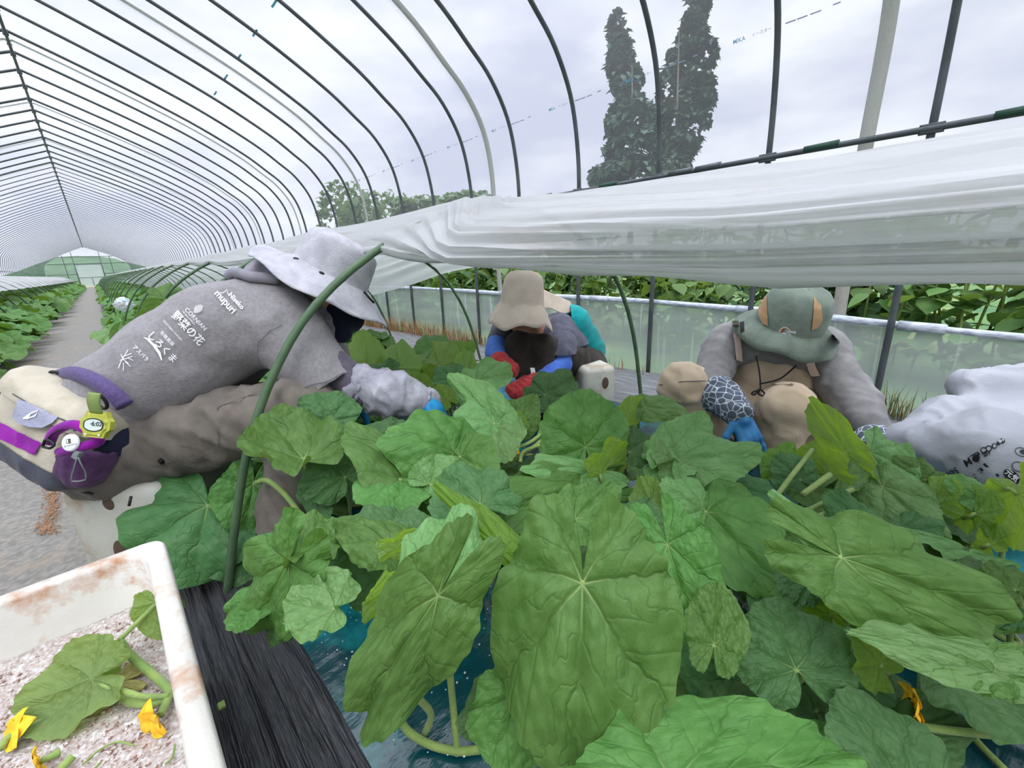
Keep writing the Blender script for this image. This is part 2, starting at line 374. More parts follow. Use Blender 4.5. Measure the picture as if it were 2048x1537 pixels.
# ribs, their clamps on the purlin
apts = [(p[0], 0, p[1]) for p in ARCH]
Vr, Fr = tube(apts, .0125, 10); Vr2, Fr2 = tube(apts[::2], .0085, 6)
me_hi = me_lo = None
ORDN = ['first', 'second', 'third', 'fourth', 'fifth', 'sixth', 'seventh', 'eighth', 'ninth', 'tenth', 'eleventh', 'twelfth', 'thirteenth', 'fourteenth', 'fifteenth', 'sixteenth', 'seventeenth', 'eighteenth', 'nineteenth', 'twentieth']
def clamp_geo(x, z):
    return join([rbox((x-.018, 0, z+.012), (.003, .034, .004), bev=0), rbox((x-.018, 0, z-.014), (.003, .034, .004), bev=0), rbox((x-.021, 0, z), (.002, .03, .014), bev=.001), rbox((x-.024, .016, z), (.004, .005, .005), bev=.001)])
Vc, Fc = clamp_geo(2.30, 1.085); Vk, Fk = rbox((RX, 0, RZ-.02), (.02, .016, .022), bev=.004)
proto = None
for n in yy:
    y = Y0+n*SPC; far = n > 24
    if n < 0: lab = 'dark steel arch rib overhead near the camera, outside the frame at the right'
    elif n < 20: lab = '%s dark steel arch rib of the greenhouse counted from the right edge' % ORDN[n]
    else: lab = 'dark steel arch rib in the distant half of the greenhouse'
    if proto is None or n == 25:
        proto = mk('arch_rib', Vr2 if far else Vr, Fr2 if far else Fr, m_steel, org=V3(0, 0, 0))
        if not far: mk('purlin_clamp', Vc, Fc, m_clamp, proto)
        mk('ridge_clamp', Vk, Fk, m_clamp, proto); r = proto
    else: r = copytree(proto, (0, 0, 0))
    r.location = (0, y, 0); ORG[r.name] = V3(0, y, 0); tag(r, lab, 'arch rib', 'arch ribs of the greenhouse')
for nm, p, rr, lab in (('ridge_purlin', (RX, RZ-.035), .012, 'steel ridge pipe running along the top of the greenhouse'), ('side_purlin', (2.284, 1.085), .0115, 'steel purlin pipe along the right side above the white film'), ('side_purlin', (2*RX-2.284, 1.085), .0115, 'steel purlin pipe along the left side of the greenhouse')):
    V, Fq = tube([(p[0], YA, p[1]), (p[0], 1, p[1]), (p[0], 8, p[1]), (p[0], YB, p[1])], rr, 8); o = mk(nm, V, Fq, m_steel); tag(o, lab, 'purlin pipe')
    if p[0] > 0:
        for i, (yk, g) in enumerate([(.98, 0), (.52, 1), (1.55, 1), (-.02, 1), (2.05, 1), (1.12, 0)]):
            V, Fq = tube([(p[0], yk-.06, p[1]+.006), (p[0], yk+.06, p[1]+.003)], .0145, 8); mk('sleeve_joint', V, Fq, m_green if g else m_clamp, o)
# flat straps outside the film
a = arch_off(.028); mstr = None
for i, n in enumerate((.29, 4.5, 8.5, 12.5, 16.5, 20.5, 24.5, 28.5)):
    y = Y0+n*SPC+.03
    if mstr is None:
        aa = np.vstack([[(2.36, .03)], [(2.335, .55)], a[(a[:, 1] > .9)], [(2*RX-2.335, .55)], [(2*RX-2.36, .03)]])
        def fn(s, t):
            q = np.linspace(0, 1, len(aa)); return np.stack([np.interp(s, q, aa[:, 0]), (t-.5)*.05+.006*np.sin(s*40), np.interp(s, q, aa[:, 1])], -1)
        V, Fq, uv = grid(90, 3, fn); mstr = mk('hold_down_strap', V, Fq, m_strap, org=V3(0, 0, 0)); s_ = mstr
        md = s_.modifiers.new('thick', 'SOLIDIFY'); md.thickness = .0015
    else: s_ = copytree(mstr, (0, 0, 0))
    s_.location = (0, y, 0)
    tag(s_, ['pale webbing strap over the film at the right, beside the nearest ribs', 'pale webbing strap over the film in the upper middle', 'pale webbing strap over the film above the person in the white hat', 'fourth pale webbing strap along the roof from the camera', 'fifth pale webbing strap along the roof from the camera', 'sixth pale webbing strap along the roof from the camera', 'seventh pale webbing strap along the roof from the camera', 'eighth pale webbing strap along the roof from the camera'][i], 'strap', 'hold-down straps over the roof')
# end wall with its sliding door
E_ = YB
def endwall():
    a = ARCH; n = len(a); c = V3(RX, E_, .9); V = np.vstack([np.stack([a[:, 0], np.full(n, E_), a[:, 1]], 1), [c]])
    return V, [(i, (i+1) % n, n) for i in range(n)]
V, Fq = endwall(); o = mk('wall_back', V, Fq, m_endfilm, smooth=False); tag(o, 'film end wall of the greenhouse, green hillside showing through', 'end wall', kind='structure')
bars = [((RX-1.25, 0), (RX-1.25, 2.35)), ((RX-.75, 0), (RX-.75, 2.6)), ((RX+.75, 0), (RX+.75, 2.6)), ((RX+1.3, 0), (RX+1.3, 2.3)), ((RX-2.15, 1.75), (RX+2.15, 1.75)), ((RX-1.5, 2.25), (RX+1.5, 2.25)), ((RX-2.3, 1.), (RX-.75, 1.)), ((RX+.75, 1.), (RX+2.3, 1.)), ((RX-2.3, .5), (RX-.75, .5)), ((RX+.75, .5), (RX+2.3, .5))]
for p, q in bars:
    V, Fq = tube([(p[0], E_-.02, p[1]), (q[0], E_-.02, q[1])], .02, 6); mk('frame_bar', V, Fq, m_steel, o)
dr = empty('door_1', (RX, E_-.06, 0), 'sliding film door in the far end wall at the end of the path', 'door'); tag(dr, kind='structure')
m_door = film_mat('door_film', .55, var=.2, sc=1.2, gloss=.02)
V, Fq, uv = grid(2, 2, lambda s, t: np.stack([RX-.72+1.44*s, 0*s+E_-.06, .05+1.65*t], -1)); mk('door_film_panel', V, Fq, m_door, dr)
for p, q in (((-.72, .03), (-.72, 1.7)), ((.72, .03), (.72, 1.7)), ((0, .03), (0, .75)), ((-.72, 1.7), (.72, 1.7)), ((-.72, .75), (.72, .75)), ((-.72, .05), (.72, .05))):
    V, Fq = tube([(RX+p[0], E_-.08, p[1]), (RX+q[0], E_-.08, q[1])], .022, 6); mk('door_frame_bar', V, Fq, m_post, dr)
V, Fq = rbox((-.38, E_-.5, .06), (.75, .12, .06), bev=.01); o = mk('door_sill', V, Fq, mat('pale_timber', srgb(214, 200, 180), .8)); tag(o, 'pale timber sill across the path before the far door', 'sill')
# ------------------------------------------------------------ ground
m_soil = mat('outside_grass', srgb(96, 128, 74), .95, srgb(70, 108, 72), 1.2, c3=srgb(140, 150, 86), ns3=.8, lo3=.5, hi3=.65)
V, Fq, uv = grid(30, 30, lambda s, t: np.stack([-60+120*s, -40+190*t, -.035+0*s], -1)); o = mk('ground', V, Fq, m_soil); tag(o, 'grass outside the greenhouse', 'grass', kind='structure')
m_path = mat('woven_ground_sheet', srgb(138, 134, 127), .9, srgb(112, 110, 105), 70, c3=srgb(160, 138, 112), ns3=2.6, lo3=.56, hi3=.78, bump=.25, bs=300)
def floorf(s, t):
    x = -2.45+4.74*s; y = YA+(YB-YA)*t**1.5
    return np.stack([x, y, -.012+.012*fbm(np.stack([x, y, 0*x], -1), 3)*((x > -.75) & (x < 0))], -1)
V, Fq, uv = grid(100, 260, floorf); o = mk('floor', V, Fq, m_path); tag(o, 'grey woven ground sheet with soil stains on the path', 'floor', kind='structure')
m_black = mat('black_mulch_film', srgb(44, 45, 48), .38, srgb(70, 72, 76), 5, spec=.6, stretch=(18, .8, 1), bump=.9, bs=5, lo=.5, hi=.8, bdist=.02)
m_greyfilm = mat('worn_mulch_film', srgb(126, 127, 130), .5, srgb(82, 84, 88), 6, spec=.5, stretch=(16, 1., 1), bump=.8, bs=6, bdist=.015)
def strip(x0, x1, y0, y1, h, n=40, m=200, wr=.01, sc=26):
    def fn(s, t):
        x = x0+(x1-x0)*s; y = y0+(y1-y0)*t**1.4; P = np.stack([x*sc, y*1.1+.6*np.sin(x*9), 0*x], -1)
        w = (1-np.abs(2*fbm(P, 1, 3)-1))**3
        return np.stack([x, y, h(x)+wr*w*(1-np.abs(2*s-1)**6)+.006*vn(np.stack([x, y, 0*x], -1), 5)], -1)
    return grid(n, m, fn)
V, Fq, uv = strip(-.035, .125, -.1, 40, lambda x: .006+.03*sst(-.03, .1, x), 44, 320, .011, 34); o = mk('black_mulch_strip', V, Fq, m_black); tag(o, 'wrinkled black plastic strip between the foam box and the teal film', 'mulch film')
m_teal = mat('teal_mulch_film', srgb(8, 74, 80), .17, srgb(5, 46, 56), 3, spec=.75, stretch=(1, 2, 1), bump=.5, bs=12, c3=srgb(24, 128, 130), ns3=4, lo3=.52, hi3=.66, bdist=.006)
V, Fq, uv = strip(.105, 1.64, -.3, 40, lambda x: .035+.02*np.sin((x-.1)/1.54*np.pi), 90, 260, .008, 9); o = mk('teal_mulch_film', V, Fq, m_teal); tag(o, 'shiny wet teal plastic film under the melon leaves', 'mulch film')
# water drops on the film, too many to count
dv = []
for i in range(600):
    x, y = rng.uniform(.14, .75), rng.uniform(.3, 1.1); r = rng.uniform(.0008, .0022)
    Vd, Fd = lathe([(r, 0), (r*.8, r*.5), (r*.3, r*.72), (0.0001, r*.75)], 6, V3(x, y, .037+.02*math.sin((x-.1)/1.54*math.pi)+.007), UP); dv.append((Vd, Fd))
V, Fq = join(dv); o = mk('water_drops', V, Fq, mat('water', (.5, .6, .62, 1), .03, spec=1.)); tag(o, 'water drops scattered on the teal film', 'water drops', kind='stuff')
V, Fq, uv = strip(1.62, 2.3, -.6, 40, lambda x: .004+0*x, 70, 260, .012, 20); o = mk('grey_mulch_strip', V, Fq, m_greyfilm); tag(o, 'wrinkled weathered black plastic strip along the right wall', 'mulch film')
V, Fq, uv = strip(-2.4, -.76, .5, 40, lambda x: .01+.02*np.sin((x+.76)/-1.64*np.pi), 30, 120); o = mk('mulch_strip', V, Fq, m_black); tag(o, 'dark plastic film under the left row of melons', 'mulch film')
# spilt soil on the path
sv = []
c0 = AZ(110, 1010, 0)
for i in range(700):
    t = rng.random(); u = 105+rng.normal(0, 9)-40*max(0, t-.6)*rng.random()*2; v = 960+110*t; p = AZ(u, v, 0); r = rng.uniform(.0007, .0022)
    sv.append(rbox((p[0], p[1], r*.6), (r, r*rng.uniform(.6, 1.2), r*.7), bev=0))
V, Fq = join(sv); o = mk('spilt_soil', V, Fq, mat('orange_soil', srgb(172, 134, 104), .95, srgb(150, 112, 82), 60)); tag(o, 'orange crumbs of soil spilt on the path behind the foam boxes', 'soil', kind='stuff')
# ------------------------------------------------------------ low tunnel hoops and their white film
m_hoop = mat('green_coated_pipe', srgb(84, 110, 78), .5, srgb(64, 88, 62), 8, spec=.4, c3=srgb(150, 160, 140), ns3=60, lo3=.66, hi3=.72)
m_hoop2 = mat('dark_hoop_pipe', srgb(44, 56, 48), .5)
HP = spline([(.047, 0), (.1, .181), (.162, .357), (.25, .514), (.354, .632), (.514, .739), (.72, .825), (.915, .855), (1.11, .835), (1.32, .755), (1.5, .635), (1.62, .48), (1.70, .30), (1.755, .1), (1.78, 0)], 44)
Vh, Fh = tube([(p[0], 0, p[1]) for p in HP], .0088, 10)
ph = mk('tunnel_hoop', Vh, Fh, m_hoop, org=V3(0, 0, 0)); hl = ['green pipe hoop standing in front of the person in the white hat', 'green pipe hoop that meets the film just behind the white hat']
for k in range(-1, 33):
    h = ph if k == -1 else ph.copy()
    if k > -1: COL.objects.link(h)
    y = .994+1.2*k; h.location = (0, y, 0); ORG[h.name] = V3(0, y, 0)
    lab = 'green pipe hoop of the right bed beside the camera, mostly outside the frame' if k == -1 else hl[k] if k < 2 else '%s green pipe hoop of the right bed counted from the front' % ORDN[k] if k < 12 else 'green pipe hoop far down the right bed'
    tag(h, lab, 'hoop', 'hoops over the right bed')
LX = -.70
HPL = np.stack([LX-.0-HP[:, 0]*.95, HP[:, 1]*.97], 1)
Vh, Fh = tube([(p[0], 0, p[1]) for p in HPL], .0085, 8); ph2 = None
for k in range(1, 33):
    if ph2 is None: h = ph2 = mk('tunnel_hoop', Vh, Fh, m_hoop2, org=V3(0, 0, 0))
    else: h = ph2.copy(); COL.objects.link(h)
    y = .7+1.2*k; h.location = (0, y, 0)
    tag(h, '%s thin dark hoop of the left bed counted from the front' % ORDN[k] if k < 12 else 'thin dark hoop far down the left bed', 'hoop', 'hoops over the left bed')
m_white = film_mat('white_tunnel_film', .93, tint=(1, 1, 1, 1), var=.1, sc=2, white=(.76, .76, .77, 1), gloss=.10, bump=.25, stretch=(3, .4, 3), tl=.45)
def white_dirty():
    t = NT('white_tunnel_film_soiled'); co = t.n('ShaderNodeTexCoord').outputs['Object']; mp = t.n('ShaderNodeMapping'); t.l(co, mp.inputs[0]); mp.inputs['Scale'].default_value = (5, .9, 5)
    d = t.n('ShaderNodeBsdfPrincipled', i_Roughness=.3); tn = t.n('ShaderNodeBsdfTranslucent'); d.inputs['Specular IOR Level'].default_value = .45
    f = t.ramp(t.noise(mp.outputs[0], 3, 6, .7), .56, .76); c = t.mixc(t.math('MULTIPLY', f, .6), (.66, .655, .67, 1), srgb(170, 140, 112)); t.l(c, d.inputs['Base Color']); tn.inputs[0].default_value = (.70, .73, .72, 1)
    b = t.n('ShaderNodeBump', i_Strength=.3, i_Distance=.01); m2 = t.n('ShaderNodeMapping'); t.l(co, m2.inputs[0]); m2.inputs['Scale'].default_value = (14, .5, 14); t.l(t.noise(m2.outputs[0], 2.5, 4), b.inputs['Height']); t.l(b.outputs[0], d.inputs['Normal'])
    m = t.n('ShaderNodeMixShader', i_0=.42); t.l(d.outputs[0], m.inputs[1]); t.l(tn.outputs[0], m.inputs[2])
    tr = t.n('ShaderNodeBsdfTransparent'); m5 = t.n('ShaderNodeMixShader', i_0=.10); t.l(m.outputs[0], m5.inputs[1]); t.l(tr.outputs[0], m5.inputs[2]); t.l(m5.outputs[0], t.out.inputs[0]); return t.m
m_whited = white_dirty()
def hoopz(x): return np.interp(x, HP[:, 0], HP[:, 1])
# film cross-sections: (x,z) from the gathered left edge over the crest to the right edge
def sec_near(): return [(.63, .668), (.598, .664), (.592, .685), (.588, .706), (.556, .714), (.546, .728), (.562, .742), (.62, .758), (.70, .785), (.8, .81), (.92, .825), (1.05, .82), (1.2, .79), (1.3, .75)]
def sec_on(xl, xr, roll=0.):
    x = np.linspace(xl, xr, 11); p = [(a, hoopz(a)+.014) for a in x]; return [(xl+.01, hoopz(xl)-.012+roll)]+p
KEYS = [(-1.4, sec_near()), (-.6, sec_near()), (.2, sec_near()), (.75, [(.565, .705), (.53, .70), (.515, .712), (.525, .73), (.56, .755), (.62, .78), (.7, .81), (.8, .835), (.92, .852), (1.05, .846), (1.2, .81), (1.32, .76)]),
        (.994, sec_on(.515, 1.33)), (1.35, sec_on(.53, 1.40)), (2.05, sec_on(.53, 1.49)), (3.0, sec_on(.55, 1.60)), (4.2, sec_on(.60, 1.69)), (7, sec_on(.66, 1.74)), (42, sec_on(.66, 1.75))]
def sheet(keys, n=130, m=300, seed=0, amp=.024, fn_post=None, ypow=1.9):
    ks = np.array([k[0] for k in keys]); S = np.array([spline(k[1], n) for k in keys])
    y = keys[0][0]+(keys[-1][0]-keys[0][0])*np.linspace(0, 1, m)**ypow
    X = np.stack([np.interp(y, ks, S[:, i, 0]) for i in range(n)], 0); Z = np.stack([np.interp(y, ks, S[:, i, 1]) for i in range(n)], 0)
    Y = np.broadcast_to(y, X.shape); s = np.broadcast_to(np.linspace(0, 1, n)[:, None], X.shape)
    P = np.stack([s*19+.35*np.sin(Y*1.3), Y*.4, 0*Y], -1); w = 1-np.abs(2*fbm(P, 1, seed, 3)-1); w = w**3-.35
    sag = -.012*np.sin(((Y-.994)/1.2 % 1)*np.pi)*(Y > .9)
    Tx = np.gradient(X, axis=0); Tz = np.gradient(Z, axis=0); L = np.hypot(Tx, Tz)+1e-9; nx, nz = -Tz/L, Tx/L
    near = 1-.55*sst(1.6, 4, Y)
    X = X+nx*amp*w*near; Z = Z+nz*amp*w*near+sag
    V = np.stack([X, Y, Z], -1).reshape(-1, 3); i, j = np.meshgrid(np.arange(n-1), np.arange(m-1), indexing='ij'); a = (i*m+j).ravel()
    return V, np.stack([a, a+1, a+m+1, a+m], 1)
V, Fq = sheet(KEYS); o = mk('tunnel_film', V, Fq, m_whited); tag(o, 'white plastic film gathered along the top of the right tunnel hoops', 'plastic film')
def hoopzl(x): return np.interp(-x, -HPL[:, 0], HPL[:, 1])
KL = [(y, [(x, hoopzl(x)+.014) for x in np.linspace(xr, -2.36, 12)]) for y, xr in ((1.2, -1.02), (3, -1.04), (7, -1.0), (16, -.98), (40, -.96))]
V, Fq = sheet(KL, 60, 160, 4, .010); o = mk('tunnel_film', V, Fq, m_white); tag(o, 'white plastic film folded up over the left row of hoops', 'plastic film')
# ------------------------------------------------------------ lettering cut from fonts
def text_mesh(s, bold=0.):
    c = bpy.data.curves.new('t', 'FONT'); c.body = s; c.size = 1; c.resolution_u = 3; c.offset = bold
    o = bpy.data.objects.new('t', c); COL.objects.link(o); dg = bpy.context.evaluated_depsgraph_get()
    me = bpy.data.meshes.new_from_object(o.evaluated_get(dg)); V = np.array([v.co[:] for v in me.vertices]).reshape(-1, 3); Fs = [tuple(p.vertices) for p in me.polygons]
    bpy.data.objects.remove(o); bpy.data.curves.remove(c); bpy.data.meshes.remove(me); return V[:, :2], Fs
def bvh_of(o):
    me = o.data; og = ORG[o.name]; return BVHTree.FromPolygons([tuple(np.array(v.co)+og) for v in me.vertices], [tuple(p.vertices) for p in me.polygons])
def stick(name, V2, Fs, bv, o_uv, ang, size, m, parent, lift=.0015, sy=1., sk=0.):   # lays flat shapes onto a surface, size in photo px
    a = math.radians(ang); xd = np.array([math.cos(a), math.sin(a)]); yd = np.array([math.sin(a+sk), -math.cos(a+sk)])
    out = []; dl = 1.
    for x, y in V2:
        uv = np.asarray(o_uv)+size*(x*xd+y*sy*yd); d = Vector(nrm(ray(*uv))); h = bv.ray_cast(Vector(CAM), d)
        if h[0] is None: h = (Vector(CAM)+d*dl, -d)
        dl = (h[0]-Vector(CAM)).length; n = h[1] if h[1].dot(d) < 0 else -h[1]; out.append(np.array(h[0]+n*lift))
    return mk(name, np.array(out), Fs, m, parent, smooth=False)
def poly(pts): return np.array(pts, float), [tuple(range(len(pts)))]
def strokes(lines, w):
    Vs, Fs = [], []
    for ln in lines:
        P = np.array(ln, float); T = np.gradient(P, axis=0); T /= np.linalg.norm(T, axis=1, keepdims=True)+1e-9; N = np.stack([-T[:, 1], T[:, 0]], 1)*w/2
        b = len(Vs)
        for p, n in zip(P, N): Vs += [p+n, p-n]
        Fs += [(b+2*i, b+2*i+1, b+2*i+3, b+2*i+2) for i in range(len(P)-1)]
    return np.array(Vs), Fs
def ring(n=24, r=.5, sx=1., a0=0, a1=2*math.pi): return [(r*sx*math.cos(t), r*math.sin(t)) for t in np.linspace(a0, a1, n)]
# printed maker's line on the roof film
m_ink = mat('blue_film_ink', srgb(96, 178, 206), .6); m_ink2 = mat('grey_film_ink', srgb(150, 168, 190), .6)
V2, Fs = text_mesh('MIKA', .01); V3b, Fs3 = text_mesh('イースター')
def on_film(V2, z0, y0, h):                              # reading towards the camera along the film
    z = z0+V2[:, 1]*h; return np.stack([np.array([film_at(q, .012) for q in z]), y0-V2[:, 0]*h, z], 1)
for k in range(8):
    y0 = .894+.533*k
    p = empty('printed_line', (film_at(1.565), y0, 1.565), 'pale blue maker line printed on the roof film, %s from the right' % ORDN[k], 'print', 'printed lines on the roof film')
    mk('lettering', on_film(V2, 1.557, y0, .021), Fs, m_ink, p, smooth=False); mk('lettering', on_film(V3b, 1.559, y0-.075, .015), Fs3, m_ink2, p, smooth=False)
    V, f = strokes([[(q, .2), (q+3, .2)] for q in (0, 3.3, 7)]+[[(13, .5), (15, .5)]], .35); mk('lettering', on_film(np.column_stack([V[:, 0]*1., V[:, 1]]), 1.56, y0-.2, .012), f, m_ink2, p, smooth=False)
for k in range(5):
    z = 2.36; y0 = 3.5+.48*k; xx = film_at(z); 
    V2b = np.array([(0, 0), (1, 0), (1, 1), (0, 1)], float)
    q = np.stack([np.array([film_at(z+a*.006, .012) for a in V2b[:, 1]]), y0-V2b[:, 0]*.12, z+V2b[:, 1]*.006], 1)
    o = mk('printed_line', q, [(0, 1, 2, 3)], m_ink, smooth=False); tag(o, 'pale blue print high on the roof film, %s from the camera' % ORDN[k], 'print', 'prints high on the roof film')
# ------------------------------------------------------------ melon leaves
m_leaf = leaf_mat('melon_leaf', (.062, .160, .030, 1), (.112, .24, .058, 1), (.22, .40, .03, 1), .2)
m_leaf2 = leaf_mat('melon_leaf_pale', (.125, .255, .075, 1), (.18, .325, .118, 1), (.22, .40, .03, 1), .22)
m_leaf3 = leaf_mat('melon_leaf_dark_shaded', (.055, .145, .045, 1), (.085, .19, .065, 1), (.16, .30, .04, 1), .18)  # darker leaf tone, with part of their shade put into the colour
m_leafy = leaf_mat('melon_leaf_yellow_backlit', (.16, .31, .05, 1), (.22, .37, .07, 1), (.36, .58, .03, 1), .55)  # yellow-green leaf tone, with the backlight on undersides put into the colour
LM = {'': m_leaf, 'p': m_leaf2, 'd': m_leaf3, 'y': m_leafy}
m_stem = mat('melon_stem', srgb(142, 164, 88), .6, srgb(118, 146, 76), 30, bump=.4, bs=300, spec=.3, sheen=.2)
m_flow = mat('melon_flower', srgb(244, 180, 34), .6, srgb(250, 206, 60), 60)
def leaf_rad(ph, sd):
    r = .83+.17*np.cos(ph)+.035*np.cos(5*ph+.3*math.sin(sd))+.03*np.sin(3*ph+sd)+.02*np.sin(7*ph+2*sd)
    r += .024*np.abs(((ph*17/np.pi+sd) % 1)*2-1)+.010*np.sin(29*ph+sd)
    return r*(.13+.87*sst(0, .3, np.pi-np.abs(ph)))+.06*np.exp(-((np.abs(ph)-2.5)/.35)**2)
def leaf_flat(R, S, sd):
    ph = np.linspace(-np.pi+.02, np.pi-.02, S); k = np.linspace(0, 1, R)**.85; rr = leaf_rad(ph, sd)
    r = k[:, None]*rr[None, :]; x = r*np.cos(ph); y = r*np.sin(ph)
    i, j = np.meshgrid(np.arange(R-1), np.arange(S-1), indexing='ij'); a = (i*S+j).ravel(); Fq = np.stack([a, a+S, a+S+1, a+1], 1)
    return np.stack([x.ravel(), y.ravel()], 1), Fq, np.repeat(k, S), np.tile(ph, R)
def leaf_shape(q, k, ph, L, Wd, bend, side, sd, wave=1., cup=.1, twist=0.):
    x, y = q[:, 0], q[:, 1]; x = np.where(x < 0, x*.74, x); r = np.hypot(x, y)
    H = math.radians(25); de = np.abs(H-np.abs((ph+H) % (2*H)-H)); de = np.abs((ph+H) % (2*H)-H)
    bb = r*np.sin(de)
    z = .05*(1-np.exp(-(bb/.08)**2))*np.minimum(r*2.5, 1)                       # tissue puffed up between the main veins
    P = np.stack([x*1.7+sd, y*1.7, 0*x+sd*.37], -1); z = z+wave*.14*(fbm(P, 1, int(sd*10) % 97, 2)-.5)*np.minimum(r*1.6, 1)
    z = z+wave*.065*k**4*np.sin(ph*6+sd)+wave*.03*k**6*np.sin(ph*13+2.1*sd)+cup*r*r
    z = z+.05*np.minimum(r*3, 1)
    # fold across the midrib, then droop along it
    ya = np.abs(y)+1e-9; sg = np.sign(y); s = side*(1+.3*np.sin(sd+sg))
    yy = np.where(np.abs(s) > 1e-3, np.sin(s*ya)/np.where(np.abs(s) > 1e-3, s, 1), ya); zz = np.where(np.abs(s) > 1e-3, (1-np.cos(s*ya))/np.where(np.abs(s) > 1e-3, s, 1), 0)
    nx = 0*x; ny = np.sin(s*ya); nz = np.cos(s*ya)
    Y = sg*(yy+z*ny); Zl = -zz+z*nz
    b = bend+1e-4; X = np.sin(b*x)/b; ZB = -(1-np.cos(b*x))/b
    X2 = X+Zl*np.sin(b*x); Z2 = ZB+Zl*np.cos(b*x)
    if twist: t = twist*x; Y, Z2 = Y*np.cos(t)-Z2*np.sin(t), Y*np.sin(t)+Z2*np.cos(t)
    tip = np.array([math.sin(b)/b, -(1-math.cos(b))/b]); cl = np.hypot(*tip); c, s_ = tip/cl
    X3 = (X2*c+Z2*s_)/cl; Z3 = (-X2*s_+Z2*c)/cl
    return np.stack([X3*L, Y*Wd/1.62, Z3*(L+Wd/1.62)*.5], 1)
NLEAF = 0
def leaf(parent, J, T, hint, Wd, bend, side, m, sd, R=26, S=112, roll=0, wave=1., cup=.1, twist=0., base=None, pr=.0042):
    global NLEAF; NLEAF += 1
    ax = T-J; L = np.linalg.norm(ax); ax = ax/L; n = nrm(hint-ax*np.dot(hint, ax))
    if roll:
        a = math.radians(roll); n = n*math.cos(a)+np.cross(ax, n)*math.sin(a)
    sdv = np.cross(n, ax); q, Fq, k, ph = leaf_flat(R, S, sd); G = leaf_shape(q, k, ph, L, Wd, bend, side, sd, wave, cup, twist)
    V = J+G[:, :1]*ax+G[:, 1:2]*sdv+G[:, 2:]*n
    o = mk('leaf', V, Fq, m, parent, uv=q, org=J)
    if base is not None:
        c1 = J-n*.035-ax*.03; c2 = base+V3(0, 0, .45*max(J[2]-base[2], .05)); t = np.linspace(0, 1, 12)[:, None]
        Pp = (1-t)**3*J+3*(1-t)**2*t*c1+3*(1-t)*t*t*c2+t**3*base
        V, f = tube(Pp, np.linspace(pr*.75, pr*1.1, 12), 7); mk('petiole', V, f, m_stem, o, org=J)
    return o, n
